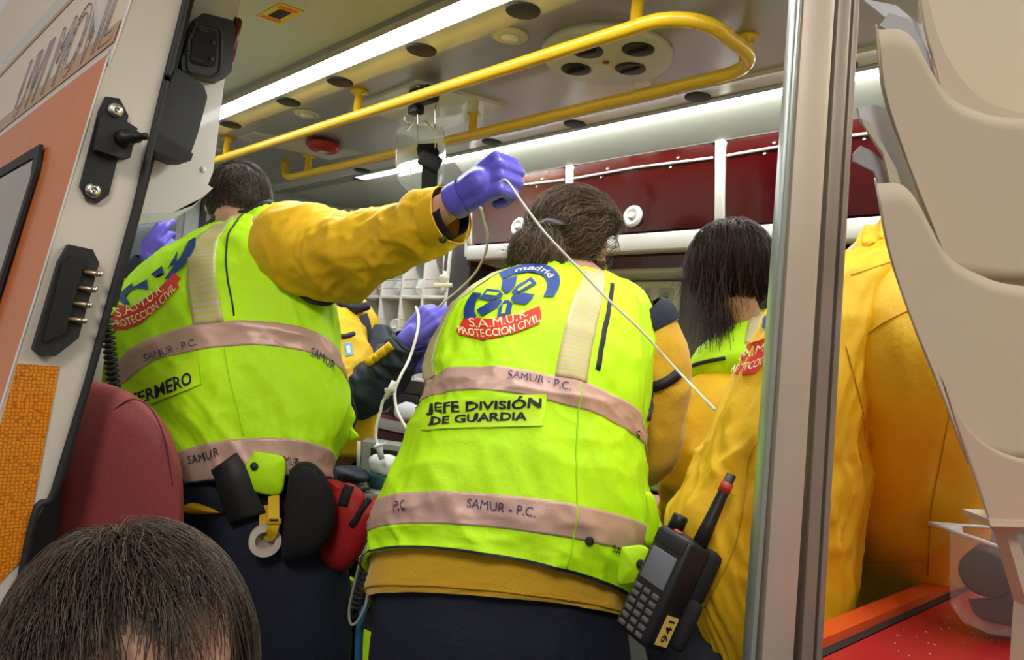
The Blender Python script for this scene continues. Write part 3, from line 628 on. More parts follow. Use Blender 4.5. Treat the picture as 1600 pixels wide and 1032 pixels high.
# foil lines and lettering on the skin
def skinpt(px, py, off=.002):
    r = ray(px, py)
    for i in range(n - 1):
        a, b = outer[i], outer[i + 1]; nn = np.cross(b - a, (1, 0, 0)); k = np.dot(a - CAM, nn) / np.dot(r, nn); p = CAM + r * k
        if min(a[2], b[2]) - 1e-3 <= p[2] <= max(a[2], b[2]) + 1e-3 and k > 0: return p + np.array([0, -off, 0])
    return None
def slope_pt(x, z, off=.003):
    zz = [q[2] for q in outer][::-1]; yy = [q[1] for q in outer][::-1]; return np.array([x, np.interp(z, zz, yy) - off, z])
zc = outer[1][2]
tc_ = bpy.data.curves.new('t', 'FONT'); tc_.body = 'UVI MOVIL'; tc_.fill_mode = 'NONE'; tc_.resolution_u = 4; to_ = bpy.data.objects.new('t', tc_); COL.objects.link(to_); bpy.context.view_layer.update()
tm_ = bpy.data.meshes.new_from_object(to_); tv_ = np.array([q.co[:2] for q in tm_.vertices]); te_ = [tuple(e.vertices) for e in tm_.edges]; bpy.data.objects.remove(to_)
tv_ = (tv_ - [tv_[:, 0].min(), 0]) / [tv_[:, 0].max() - tv_[:, 0].min(), .72]; tp_ = [slope_pt(XD - 1.02 + a * .96, zc + .02 + b * .20, .002) for a, b in tv_]
mk('lettering', join(*[tube([tp_[a], tp_[b]], .0014, 5) for a, b in te_ if np.linalg.norm(tp_[a] - tp_[b]) > 1e-5]), mat('letter_grey', (.36, .34, .36), .4), dr)
mk('foil_stripe', ([slope_pt(XD - 2.6, zc + .055, .0018), slope_pt(XD - .02, zc + .055, .0018), slope_pt(XD - .02, zc + .005, .0018), slope_pt(XD - 2.6, zc + .005, .0018)], [(3, 2, 1, 0)]), mat('brown_foil', (.50, .27, .11), .3), dr, False)
for z_ in (.30, .36): mk('foil_line', ([slope_pt(XD - 2.6, zc + z_ + .02, .0018), slope_pt(XD - .02, zc + z_ + .02, .0018), slope_pt(XD - .02, zc + z_, .0018), slope_pt(XD - 2.6, zc + z_, .0018)], [(3, 2, 1, 0)]), mat('brown_foil', (.50, .27, .11), .3), dr, False)
# the door window
WZ = 1.44
wp = [(XD - 1.1, WZ), (XD - .34, WZ), (XD - .30, WZ - .06), (XD - .30, WZ - .50), (XD - .34, WZ - .56), (XD - 1.1, WZ - .56)]
wf = mk('window_frame', ([slope_pt(x, z, .004) for x, z in wp] + [slope_pt(x, z, .012) for x, z in wp] + [slope_pt(x - .03 * (1 if x > XD - 1 else -1), WZ - .28 + (z - WZ + .28) * .9, .012) for x, z in wp], [(i, 6 + i, 6 + (i + 1) % 6, (i + 1) % 6) for i in range(6)] + [(6 + i, 12 + i, 12 + (i + 1) % 6, 6 + (i + 1) % 6) for i in range(6)]), m_rub, dr, False)
mk('window_pane', ([slope_pt(x - .03 * (1 if x > XD - 1 else -1), WZ - .28 + (z - WZ + .28) * .9, .009) for x, z in wp], [tuple(range(6))]), mat('beige_reflection_glass', (.30, .27, .22), .06, metal=.5), wf, False)  # beige reflection on the pane is put into its base colour
# fittings on the edge
def edge_poly(pts, th, x=0): return prism([on(0, *q, XD + x) for q in pts], (th, 0, 0))
lk = mk('latch_plate', edge_poly([(163, 152), (185, 155), (199, 182), (168, 306), (150, 319), (134, 314), (123, 292), (152, 175)], .008), m_blk, dr, False)
mk('latch_block', edge_poly([(152, 185), (190, 195), (206, 205), (195, 250), (178, 250), (142, 238)], .035), m_rub, lk, False)
c = on(0, 190, 217, XD + .03); mk('latch_pin', lathe(c, (1, .3, 0), [(.017, 0), (.017, .02), (.011, .022), (.011, .05), (.007, .052), (.007, .075), (.004, .08), (0, .08)], 16), m_blk, lk)
for q in ((180, 173), (145, 298)): mk('bolt', lathe(on(0, *q, XD + .008), (1, 0, 0), [(.015, 0), (.014, .005), (.008, .009), (.004, .009), (.004, .006), (0, .006)], 16), m_chrome, lk)
cb = mk('contact_block', edge_poly([(103, 383), (140, 391), (150, 412), (118, 528), (82, 556), (60, 556), (48, 545), (88, 410)], .022), m_rub, dr, False)
mk('contact_ridge', edge_poly([(110, 400), (132, 405), (100, 520), (66, 535), (95, 415)], .008, .022), m_blk, cb, False)
for k in range(4):
    px, py = 131 - k * 8.0, 425 + k * 24.5; a0 = on(0, px, py, XD + .025); mk('contact', tube([a0, a0 + np.array([.006, .018, -.001]), a0 + np.array([.010, .024, -.001])], .0062, 8), m_brass, cb)
    mk('contact_tip', ell(a0 + np.array([.012, .024, -.001]), (.006, .006, .006)), m_chrome, cb)
M = mat('honeycomb_reflector', (.85, .26, .01), .25, coat=.8); nt = M.node_tree; vno = nt.nodes.new('ShaderNodeTexVoronoi'); vno.feature = 'DISTANCE_TO_EDGE'; vno.inputs['Scale'].default_value = 150; vno.inputs['Randomness'].default_value = .25
tc = nt.nodes.new('ShaderNodeTexCoord'); nt.links.new(tc.outputs['Object'], vno.inputs['Vector']); cr = nt.nodes.new('ShaderNodeValToRGB'); cr.color_ramp.elements[0].position = .05; cr.color_ramp.elements[1].position = .16
cr.color_ramp.elements[0].color = (.45, .12, .005, 1); cr.color_ramp.elements[1].color = (.88, .30, .012, 1); nt.links.new(vno.outputs['Distance'], cr.inputs[0]); nt.links.new(cr.outputs[0], nt.nodes['Principled BSDF'].inputs['Base Color'])
mk('edge_reflector', edge_poly([(27, 568), (92, 573), (36, 872), (-20, 930), (-68, 905)], .003), M, dr, False)
# white post panel with black catches
pp = empty('post_panel', on(0, 265, 355, -1.78), 'white door post panel beside the open sliding door', 'panel')
XP = -1.80
pl = lambda pts, th, x=0: prism([on(0, *q, XP + x) for q in pts], (th, 0, 0))
mk('panel', pl([(150, -80), (392, -80), (353, 109), (333, 269), (325, 289), (333, 294), (318, 308), (300, 322), (270, 332), (160, 336)], -.025), m_white, pp, False)
mk('bottom_lip', pl([(160, 336), (270, 332), (318, 308), (300, 325), (268, 344), (160, 358)], -.06), m_lining, pp, False)
mk('screw_cap', lathe(on(0, 317, 265, XP), (1, 0, 0), [(.008, 0), (.007, .004), (0, .006)], 16), m_white, pp)
b1 = mk('catch_housing', prism(rounded([on(0, *q, XP) for q in ((300, 28), (350, 40), (354, 52), (349, 118), (335, 132), (272, 118), (270, 100))], .15), (.05, 0, 0)), m_blk, pp, True, None, 35)
mk('catch_rim', tube(list(rounded([on(0, *q, XP + .05) for q in ((305, 33), (346, 44), (344, 112), (330, 122), (292, 112), (294, 60))], .2)) , .004, 8), m_rub, b1)
mk('catch_recess', prism(rounded([on(0, *q, XP + .0505) for q in ((308, 42), (340, 50), (336, 106), (298, 100), (300, 62))], .2), (.002, 0, 0)), m_blk2, b1, False)
for q, s_ in (((318, 47), (.002, .022, .009)), ((309, 94), (.002, .03, .006))): mk('catch_slot', box(on(0, *q, XP + .055), s_), m_rub, b1, False)
for q in ((297, 55), (332, 66), (293, 82), (329, 92)): mk('catch_screw', lathe(on(0, *q, XP + .052), (1, 0, 0), [(.006, 0), (.006, .003), (0, .003)], 10), m_blk, b1)
b2 = mk('scoop', prism(rounded([on(0, *q, XP + .02) for q in ((262, 112), (305, 140), (311, 158), (296, 215), (284, 248), (225, 228), (240, 180))], .12), (.05, 0, 0)), m_blk, pp, True, None, 35)
mk('scoop_lip', prism(rounded([on(0, *q, XP + .03) for q in ((228, 216), (284, 246), (280, 258), (262, 258), (222, 242))], .15), (.07, 0, 0)), m_rub, b2, True, None, 35)
mk('post_seal', prism([on(0, *q, XP + .02) for q in ((312, -60), (270, 110), (215, 330), (176, 480), (195, 330), (250, 110), (290, -60))], (.03, 0, 0)), m_rub, pp, False)
# lower black step trim at the foot of the door
o = mk('step_trim', prism([on(0, *q, -1.72) for q in ((130, 600), (150, 610), (110, 820), (60, 1000), (20, 1000), (30, 870), (62, 770), (80, 765))], (-.05, 0, 0)), m_rub, None, False); tag(o, 'black rubber trim along lower door opening beside the red seat', 'trim', None, 'structure')

# red seat back
D = 1.57
ss = [((118, 600), (200, 575), (262, 640), 0), ]
def seat_mesh():
    out = [(104, 606), (130, 596), (160, 598), (200, 612), (240, 640), (268, 680), (283, 730), (287, 790), (286, 860), (284, 960), (282, 1090), (60, 1090), (70, 960), (84, 820), (95, 700)]
    P = spline([np.array([*q, 0.]) for q in out + out[:1]], 70)[:-1, :2]; c = np.array((180., 860.)); rows = []
    for s, dz in ((1, .05), (1.0, -.02), (.97, -.045), (.93, -.055), (.80, -.062), (.5, -.066), (.1, -.067)):
        rows.append([at(*(c + (q - c) * s), D + dz) for q in P])
    V = np.array(rows).reshape(-1, 3); k = len(P); bk = [at(*q, D + .06) for q in P]
    V = np.vstack([bk, V]); f = grid_faces(8, k, True); f += [tuple(7 * k + i for i in range(k)), tuple(range(k))[::-1]]; return (V, f), P, c
(sv, P, c) = seat_mesh(); seat = empty('attendant_seat', (*at(200, 900, D + .05)[:2], 0), 'dark red leatherette attendant seat inside the door opening', 'seat')
mk('backrest', sv, m_redlea, seat, True, None, 50)
mk('seam', tube(spline([at(*q, D - .058) for q in ((147, 800), (150, 720), (165, 660), (190, 632), (215, 625), (240, 645), (258, 690), (270, 760))], 40), .0016, 6), mat('dark_red_thread', (.10, .012, .012), .6), seat)
q0 = at(190, 900, D + .05); mk('cushion', box((q0[0], q0[1], .34), (.30, .10, .36), [RIGHT, FWD, UP], .03), m_redlea, seat); mk('pedestal', box((q0[0], q0[1], .10), (.12, .08, .20), [RIGHT, FWD, UP], .01), m_blk, seat)

# ================================================================ stretcher with the clutter on it
stc = empty('stretcher', (-1.65, 1.46, 0), 'ambulance stretcher with dark mattress and lime green side straps', 'stretcher')
mk('mattress', bb(-2.12, -1.22, 1.25, 1.70, .50, .58, .03), m_navy, stc); mk('frame', join(tube([(-2.14, 1.22, .47), (-1.2, 1.22, .47)], .02), tube([(-2.14, 1.73, .47), (-1.2, 1.73, .47)], .02), bb(-2.1, -1.24, 1.23, 1.72, .44, .49)), m_chrome, stc)
for x in (-2.08, -1.42):
    for y in (1.24, 1.71): mk('leg', tube([(x, y, .46), (x + .12, y, .06)], .016), m_chrome, stc); mk('wheel', lathe((x + .12, y - .02, .06), (0, 1, 0), [(.03, 0), (.06, .004), (.06, .036), (.03, .04)], 20), m_rub, stc)
for x in (-1.95, -1.45): mk('strap', bb(x, x + .06, 1.22, 1.73, .575, .59, .004), m_vest, stc)
for px, py, d, w_, h_, nm in ((547, 905, 1.72, .06, .035, 'a'), (545, 1010, 1.72, .07, .04, 'b')):
    pass
sb = empty('splint_board', at(545, 1040, 1.98), 'lime green and dark splint board leaning between the two vests', 'splint')
for a, b, mm in (((545, 905), (574, 928), m_vest), ((545, 925), (574, 945), mat('lime_dark', (.20, .42, .01), .6)), ((558, 985), (582, 1045), m_vest), ((552, 868), (578, 884), m_grey)):
    mk('panel', prism([at(a[0], a[1], 1.91), at(b[0], a[1] + 12, 1.91), at(b[0] + 2, b[1] + 6, 1.91), at(a[0] + 4, b[1] - 8, 1.91)], FWD * .026), mm, sb, False)
mk('board', prism([at(*q, 1.935) for q in ((548, 862), (600, 875), (600, 1168), (548, 1164))], FWD * .016), m_blk2, sb, False)
# red bag
rb = empty('red_bag', at(545, 885, 1.79), 'open red fabric kit bag with black zip lines behind the nurse', 'bag')
def sheet_px(out, c, d, prof, k=60):
    P = spline([np.array([*q, 0.]) for q in out + out[:1]], k + 1)[:-1, :2]; c = np.array(c, float); g = np.random.default_rng(4)
    rows = [[at(*(c + (q - c) * s), d + dz) for q in P] for s, dz in prof]; V = np.array(rows).reshape(-1, 3); n_ = len(prof)
    return V, grid_faces(n_, k, True) + [tuple((n_ - 1) * k + i for i in range(k)), tuple(range(k))[::-1]]
pf = ((.9, .035), (1, .025), (1, .0), (.95, -.014), (.8, -.032), (.45, -.045), (.05, -.045))
mk('pouch', sheet_px([(515, 765), (545, 755), (568, 770), (572, 785), (590, 776), (604, 785), (600, 800), (580, 840), (550, 885), (525, 892), (498, 870), (500, 820)], (548, 825), 1.79, pf), m_red if False else mat('red_nylon', (.42, .012, .012), .6, bump=.5, bscale=60), rb, True, None, 60)
mk('zip', ribbon(spline([at(577, 780, 1.765), at(566, 795, 1.748), at(556, 812, 1.742), at(548, 822, 1.742)], 14), .007, FWD, .003), m_blk2, rb)
mk('zip', ribbon(spline([at(546, 760, 1.772), at(540, 774, 1.752), at(535, 790, 1.744)], 10), .012, FWD, .003), m_blk2, rb)
mk('flap', sheet_px([(510, 748), (530, 752), (548, 765), (530, 780), (512, 770)], (528, 765), 1.785, ((.9, .02), (1, .01), (.9, -.01), (.1, -.015)), 30), mat('red_nylon', (.42, .012, .012)), rb)
for q, sz, mm, lb, cat, sd in (((600, 727), (.042, .035, .03), m_paper, 'crumpled white tissue on the pile beside red bag', 'tissue', 1), ((590, 748), (.05, .03, .026), mat('teal_cloth', (.02, .09, .09), .7), 'dark teal cloth on the pile beside red bag', 'cloth', 2),
                               ((556, 752), (.05, .03, .022), mat('foil_wrap', (.55, .62, .75), .2, metal=.6), 'shiny silver blue wrapper above red bag', 'wrapper', 3), ((608, 752), (.03, .03, .035), mat('lilac_pack', (.42, .40, .60), .5), 'pale lilac packet beside teal cloth', 'packet', 4),
                               ((590, 772), (.05, .03, .018), mat('gauze', (.78, .80, .78)), 'white gauze pad tucked behind red bag', 'gauze', 5), ((548, 742), (.07, .04, .02), m_navy2, 'dark navy folded cloth behind red bag', 'cloth', 6)):
    o = mk('clutter_item', crumple(at(*q, 2.18), *(1.13 * np.array(sz)), sd), mm); o.name = {'tissue': 'crumpled_tissue', 'cloth': 'folded_cloth', 'wrapper': 'foil_wrapper', 'packet': 'small_packet', 'gauze': 'gauze_pad'}[cat]; tag(o, lb, cat)
o = mk('kit_tray', prism([at(*q, 2.12) for q in ((522, 772), (625, 776), (628, 800), (520, 796))], FWD * .14), m_grey, None, False); tag(o, 'grey equipment tray carrying the pile of dressings', 'tray')
# monitor behind
mo = empty('monitor', at(600, 782, 2.32), 'grey patient monitor behind the red bag', 'monitor')
mk('housing', prism([at(*q, 2.30) for q in ((566, 690), (640, 700), (632, 782), (560, 778))], FWD * .08), m_grey, mo, False)
mk('screen', prism([at(*q, 2.298) for q in ((580, 700), (625, 706), (620, 745), (577, 742))], FWD * -.004), m_blk, mo, False); mk('handle', tube([at(561, 690, 2.30), at(559, 745, 2.30)], .006, 8), m_lgrey, mo)

# ================================================================ pole, leaflet rack, red bench at the right
pt, pb = at(1297, -60, .80), at(1224, 1090, .80); ax_ = _n(pt - pb)
po = empty('door_pillar', pb, 'upright aluminium door pillar with grooved edge', 'pillar')
def bar(name, px0, px1, d, th, m, bev=.004):
    # px0/px1: the two visible edges at top, drawn down the pillar
    a = at(px0[0], -60, d); b = at(px1[0], -60, d); c_ = at(px0[1], 1090, d); e = at(px1[1], 1090, d)
    w_ = np.linalg.norm(b - a); L_ = np.linalg.norm((a + b) / 2 - (c_ + e) / 2); X_ = _n(b - a + e - c_); Zx = _n((a + b) - (c_ + e)); Yx = np.cross(Zx, X_); Yx = Yx if np.dot(Yx, FWD) > 0 else -Yx
    return mk(name, box((a + b + c_ + e) / 4 + Yx * th / 2, (w_, th, L_), [X_, Yx, Zx], bev), m, po, True, None, 30)
m_al = mat('anodised_aluminium', (.60, .51, .42), .5, metal=.2, var=.08, vscale=9, bump=.04, bscale=40)
bar('front_face', (1258, 1176), (1313, 1249), .80, .04, m_al, .008)
bar('left_bead', (1250, 1168), (1259, 1178), .797, .03, mat('glass_green_edge', (.36, .42, .38), .3, metal=.2), .003)
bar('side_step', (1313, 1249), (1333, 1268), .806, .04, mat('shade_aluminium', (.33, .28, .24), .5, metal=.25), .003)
bar('groove', (1331, 1266), (1340, 1274), .815, .03, mat('dark_aluminium', (.22, .19, .16), .4, metal=.5), .002)
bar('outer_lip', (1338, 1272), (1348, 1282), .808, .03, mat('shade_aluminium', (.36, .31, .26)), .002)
# leaflet rack
rk = empty('leaflet_rack', at(1560, 830, .66), 'beige plastic leaflet rack with curved overlapping pockets', 'rack')
def pocket(nm, top, left, ybot, d0, d1, parent, extra=0):
    """front sheet of a pocket: top edge curve (px list), left edge down to ybot; tilts from d0 (top) to d1 (bottom)"""
    tp = spline([np.array([*q, 0.]) for q in top], 26)[:, :2]; rows = []; nv = 14
    lf = spline([np.array([*q, 0.]) for q in left], nv)[:, :2]
    for i in range(nv):
        t_ = i / (nv - 1); row = []
        for j, q in enumerate(tp):
            y = q[1] + (ybot - q[1]) * t_; x = lf[i, 0] + (tp[-1, 0] - lf[i, 0]) * (q[0] - tp[0, 0]) / (tp[-1, 0] - tp[0, 0])
            row.append(at(x, y if j else lf[i, 1], d0 + (d1 - d0) * ((y if j else lf[i, 1]) - tp[0, 1]) / (ybot - tp[0, 1])))
        rows.append(row)
    V = np.array(rows).reshape(-1, 3); o = mk(nm, (V, [q[::-1] for q in grid_faces(nv, 26)]), m_beige, parent); sm = o.modifiers.new('thickness', 'SOLIDIFY'); sm.thickness = .0035; sm.offset = 0; return o
pocket('pocket', [(1430, -70), (1440, -60), (1470, 60), (1520, 140), (1580, 172), (1700, 185), (1820, 188)], [(1425, -70), (1448, 60), (1475, 130)], 190, .650, .675, rk)
pocket('pocket', [(1369, 42), (1374, 47), (1400, 46), (1425, 60), (1450, 105), (1480, 150), (1530, 176), (1600, 186), (1820, 190)], [(1369, 38), (1380, 90), (1412, 186), (1450, 300), (1490, 408)], 440, .640, .685, rk)
pocket('pocket', [(1367, 284), (1372, 287), (1402, 287), (1425, 305), (1450, 350), (1478, 398), (1525, 428), (1600, 448), (1820, 460)], [(1367, 278), (1388, 350), (1425, 462), (1470, 595), (1512, 700)], 725, .640, .685, rk)
pocket('pocket', [(1468, 588), (1490, 636), (1515, 672), (1550, 700), (1600, 718), (1700, 728), (1820, 732)], [(1468, 580), (1496, 670), (1525, 755), (1545, 812)], 828, .650, .685, rk)
mk('back_plate', prism([at(*q, .72) for q in ((1440, -70), (1820, -70), (1820, 828), (1560, 826), (1440, 420))], FWD * .006), m_beige, rk, False)
mk('foot_edge', prism([at(*q, .68) for q in ((1545, 812), (1820, 822), (1820, 832), (1548, 823))], FWD * .04), m_beige, rk, False)
sq_ = [at(*q, .70) for q in ((1568, 822), (1585, 822), (1625, 950), (1606, 950))]; mk('support_strut', prism(sq_[:3] + [np.array([*sq_[2][:2], .739]), np.array([*sq_[3][:2], .739])] + sq_[3:], FWD * .02), m_al, rk, False)
def leaf(out, d, d1, mm, lb):
    y0_, y1_ = min(q[1] for q in out), max(q[1] for q in out); P = np.array([at(q[0], q[1], d + (d1 - d) * (q[1] - y0_) / (y1_ - y0_)) for q in out]); o = mk('leaflet', prism(P, FWD * .003), mm, None, False); tag(o, lb, 'leaflet'); return o
leaf([(1350, -2), (1400, 8), (1440, 40), (1478, 120), (1510, 200), (1540, 300), (1500, 300), (1440, 120), (1400, 40), (1352, 2)], .672, .70, m_paper, 'white leaflet curling out of the upper rack pocket')
leaf([(1375, 40), (1390, 20), (1420, 30), (1450, 80), (1480, 200), (1440, 200), (1410, 90), (1385, 46)], .662, .68, mat('grey_paper', (.52, .52, .56), .7), 'grey leaflet deep in the upper rack pocket')
leaf([(1340, 168), (1360, 163), (1400, 172), (1418, 230), (1432, 280), (1460, 350), (1500, 420), (1450, 420), (1420, 340), (1385, 250), (1345, 188)], .672, .70, m_paper, 'white leaflet bent over in the middle rack pocket')
leaf([(1346, 185), (1358, 190), (1400, 262), (1420, 330), (1402, 330), (1380, 240), (1350, 196)], .664, .68, mat('cream_leaflet', (.62, .58, .44), .7), 'cream folded leaflet in the middle rack pocket')
leaf([(1334, 240), (1345, 228), (1362, 236), (1380, 252), (1400, 300), (1380, 300), (1366, 268), (1334, 252)], .675, .69, mat('grey_paper', (.52, .52, .56)), 'pale grey leaflet poking out beside the pillar')
# bench
zb_ = .74
e0, e1_ = on(2, 1282, 1016, zb_), on(2, 1480, 928, zb_)
bd = _n((e1_ - e0) * [1, 1, 0]); bn = np.array([bd[1], -bd[0], 0]); bn = bn if bn[0] > 0 else -bn
E0 = e0 - bd * .04; E1 = e1_ + bd * .35
bc = empty('red_bench', (*((E0 + E1) / 2 + bn * .2)[:2], 0), 'low red topped locker with orange edge strip by the pillar', 'locker')
mk('top', prism([E0 + bn * .012, E1 + bn * .012, E1 + bn * .46, E0 - bd * .25 + bn * .46, E0 - bd * .25 + bn * .12, E0 + bn * .12], (0, 0, -.03)), m_redtop, bc, False)
mk('end_leg', prism([E0 - bd * .24 + bn * .14 - UP * .03, E0 + bn * .14 - UP * .03, E0 + bn * .17 - UP * .03, E0 - bd * .24 + bn * .17 - UP * .03], (0, 0, -(zb_ - .03))), m_grey, bc, False)
mk('gap_seal', prism([E0 + bn * .0, E1 + bn * .0, E1 + bn * .014, E0 + bn * .014], (0, 0, -.02)), m_rub, bc, False)
mk('edge_strip', prism([E0 - bn * .03 + UP * .012, E1 - bn * .03 + UP * .012, E1 + UP * .012, E0 + UP * .012], (0, 0, -.032)), m_orange, bc, False)
mk('front', prism([E0 - bn * .01 - UP * .03, E1 - bn * .01 - UP * .03, E1 + bn * .44 - UP * .03, E0 + bn * .44 - UP * .03], (0, 0, -(zb_ - .03))), m_grey, bc, False)
g = np.random.default_rng(3); dust = []
for k in range(260):
    c_ = E0 + bd * g.uniform(.1, .8) + bn * (.03 + .3 * g.random() ** 1.2); dust.append(ell(c_ + UP * .0006, np.array((1, 1, .6)) * g.uniform(.0006, .0016), np.eye(3), 6))
tag(mk('dust', join(*dust), mat('dust', (.62, .45, .42), .9), bc), None, None, None, 'stuff')
# clear bin with black roll
cb_ = empty('clear_bin', at(1560, 985, 1.0), 'clear plastic bin with white rim on the red locker', 'bin')
co = [(1485, 832), (1484, 900), (1486, 945), (1505, 972), (1545, 990), (1600, 998), (1680, 1005), (1680, 840)]
BX = _n((FWD * .7 + RIGHT * .6) * [1, 1, 0])
def binmesh():
    A_ = [at(*q, .96) for q in co]; B_ = [q + BX * .17 for q in A_]; k = len(co); V = np.vstack([A_, B_])
    return V, [(i, i + 1, k + i + 1, k + i) for i in range(k - 1)] + [tuple(range(k))[::-1], tuple(range(k, 2 * k))]
o = mk('shell', binmesh(), m_clear, cb_, False); sm = o.modifiers.new('thickness', 'SOLIDIFY'); sm.thickness = .0015
a_, b_, c_ = at(1452, 818, 1.06), at(1578, 827, 1.09), at(1592, 866, .95)
mk('rim', join(tube([b_, a_], .0025, 8), tube([a_, c_], .003, 8)), m_paper, cb_)
mk('rim_corner', prism([a_, b_ + (a_ - b_) * .6, c_ + (a_ - c_) * .6], UP * -.002), m_paper, cb_, False)
rl = empty('black_roll', at(1545, 985, 1.0), 'black rolled rubber sleeve inside the clear bin', 'roll')
cR = at(1538, 897, .985); mk('roll', join(lathe(cR, BX, [(.027, 0), (.031, .004), (.031, .10), (0, .10)], 28), lathe(cR, BX, [(.021, .014), (.027, 0), (.027, .014), (.021, .015)], 28)), m_rub, rl)
mk('roll_core', lathe(cR, BX, [(.0215, .001), (.0215, .04), (0, .04)], 24), m_blk2, rl)
mk('folded_end', sheet_px([(1512, 936), (1560, 930), (1630, 890), (1655, 950), (1640, 985), (1560, 976), (1525, 962)], (1590, 945), .995, ((.9, .04), (1, .03), (1, 0), (.8, -.01), (.1, -.012)), 40), m_rub, rl)

# ================================================================ people
PI = math.pi
def person(loc, label): return empty('person', (loc[0], loc[1], 0), label, 'person')
COLS_BR = [(.050, .030, .020), (.075, .048, .032), (.035, .022, .016), (.10, .07, .048)]
NORM = lambda a, b: _n(np.array(b) - np.array(a))

# ---- 1: nurse at the left, arm raised
p1 = person(at(390, 800, 1.9), 'person in a lime high-visibility vest marked ENFERMERO, raising a gloved hand')
r1 = [ring((262, 768), (392, 748), (512, 752), 1.86, .13), ring((258, 735), (388, 684), (520, 722), 1.87, .13), ring((210, 690), (375, 612), (546, 672), 1.90, .14), ring((176, 650), (362, 543), (540, 626), 1.93, .14), ring((168, 605), (362, 503), (530, 585), 1.95, .14),
      ring((166, 520), (350, 428), (522, 490), 2.0, .13), ring((190, 452), (350, 378), (482, 412), 2.04, .11), ring((252, 403), (368, 350), (455, 360), 2.07, .075), ring((312, 368), (378, 336), (436, 325), 2.09, .05), ring((330, 352), (382, 332), (425, 325), 2.095, .04)]
L1 = Loft(r1, .010, 11, .9, (2, 1.2)); v1 = L1.mesh('vest', m_vest, p1, 190, 240, thick=.004)
L1.band('reflective_band', m_band, v1, .02, .98); L1.band('reflective_band', m_band, v1, 3.03, 3.98)
L1.band('hem_piping', m_ink, v1, -.0, .05, off=.005)
def th_of(L, px, py, vv):      # angle on the loft nearest a picture point at ring position vv
    th = np.linspace(PI, 2 * PI, 200); G = L.grid([vv], th)[0]; q = [(R.T @ (g - CAM)) for g in G]; xs = np.array([800 + F * c[0] / -c[2] for c in q]); return th[np.argmin(abs(xs - px))]
t0, t1 = th_of(L1, 303, 500, 4), th_of(L1, 350, 500, 4); L1.band('shoulder_reflector', m_stripe, v1, 4.0, 8.2, t0, t1, .003, 40, 8)
L1.line('seam', m_ink, v1, [(v, th_of(L1, 368, 450, 4) + .0 * v) for v in np.linspace(4.1, 7.9, 24)], .0024)
L1.line('seam', mat('lime_seam', (.42, .78, .01), .7), v1, [(v, th_of(L1, 364, 640, 2)) for v in np.linspace(1.05, 3, 20)], .0016, .001)
L1.line('collar', m_rub, p1, [(8.95, t) for t in np.linspace(0, 2 * PI, 40)], .010, .002)
b1_ = L1.bvh
poly('name_patch', [(183, 607), (250, 580), (312, 559), (316, 601), (255, 625), (186, 652)], b1_, mat('lime_patch', (.62, 1.0, .01), .5), v1, .006)
drape_text('name_lettering', 'ENFERMERO', [(178, 650), (245, 622), (303, 600)], (-3, -19), b1_, m_ink, v1, .008, .02)
drape_text('band_lettering', 'SAMUR - P.C.', [(229, 566), (268, 553), (309, 540)], (-2, -12), b1_, m_ink2, v1, .006, .0)
drape_text('band_lettering', 'SAMUR', [(484, 557), (502, 566), (520, 581)], (3, -13), b1_, m_ink2, v1, .006, .0)
drape_text('band_lettering', 'SAMUR', [(297, 725), (320, 720), (343, 710)], (-2, -13), b1_, m_ink, v1, .006, .0)
drape_text('band_lettering', 'MUR', [(443, 727), (456, 728), (468, 730)], (0, -14), b1_, m_ink, v1, .006, .0)
poly('emblem_banner', [(174, 498), (187, 477), (206, 482), (228, 468), (249, 453), (273, 428), (284, 437), (278, 444), (281, 451), (262, 470), (247, 485), (222, 506), (200, 515), (180, 516)], b1_, m_red, v1, .004)
drape_text('emblem_lettering', 'S.A.M.U.R.', [(186, 497), (226, 480), (258, 455)], (-5, -13), b1_, m_cream, v1, .0055, 0)
drape_text('emblem_lettering', 'PROTECCION CIVIL', [(181, 512), (232, 496), (277, 453)], (-5, -11), b1_, m_cream, v1, .0055, .01)
for q in ([(307, 372), (296, 378), (284, 402), (268, 424), (258, 438), (266, 437), (285, 420), (300, 400), (307, 385)], [(178, 478), (190, 458), (208, 443), (211, 450), (197, 464), (205, 477), (196, 478), (188, 470)], [(198, 456), (231, 438), (233, 455), (216, 452)], [(237, 430), (254, 417), (258, 430), (248, 428), (246, 436)], [(262, 424), (279, 393), (277, 416), (268, 417)]):
    poly('emblem_arc', q, b1_, m_blue, v1, .004)
# sleeve, cuff, glove of the raised arm
sl = [((440, 372), 58, 1.96), ((478, 392), 74, 1.90), ((520, 405), 68, 1.84), ((565, 395), 56, 1.76), ((620, 370), 50, 1.69), ((668, 349), 47, 1.62), ((704, 336), 45, 1.58)]
SP = [(at(*c, d), r * d / F) for c, r, d in sl]; so, sbv, SPP, SRR = sleeve('raised_sleeve', SP, m_yel, p1, .0105, 5, 120, 80, 9)
mk('cuff_band', tube([SP[-1][0] - NORM(SP[-2][0], SP[-1][0]) * .045, SP[-1][0] + NORM(SP[-2][0], SP[-1][0]) * .003], SP[-1][1] + .004, 40, False), m_yel, so)
dcf = NORM(SP[-2][0], SP[-1][0]); mk('inner_cuff', tube([SP[-1][0] - dcf * .02, SP[-1][0] + dcf * .012], [.052, .047], 32, False), m_ink, so)
for q in ((697, 346), (692, 374)):
    h, nr = hit(sbv, *q)
    if h: mk('snap_button', lathe(np.array(h) - _n(ray(*q)) * .004, -ray(*q), [(.009, 0), (.008, .004), (.004, .004), (0, .003)], 14), m_rub, so)
Wr = at(722, 308, 1.545); K = at(780, 270, 1.50); hx = NORM(Wr, K); hn = _n(UPV * .35 - FWD * .92 - RIGHT * .1)
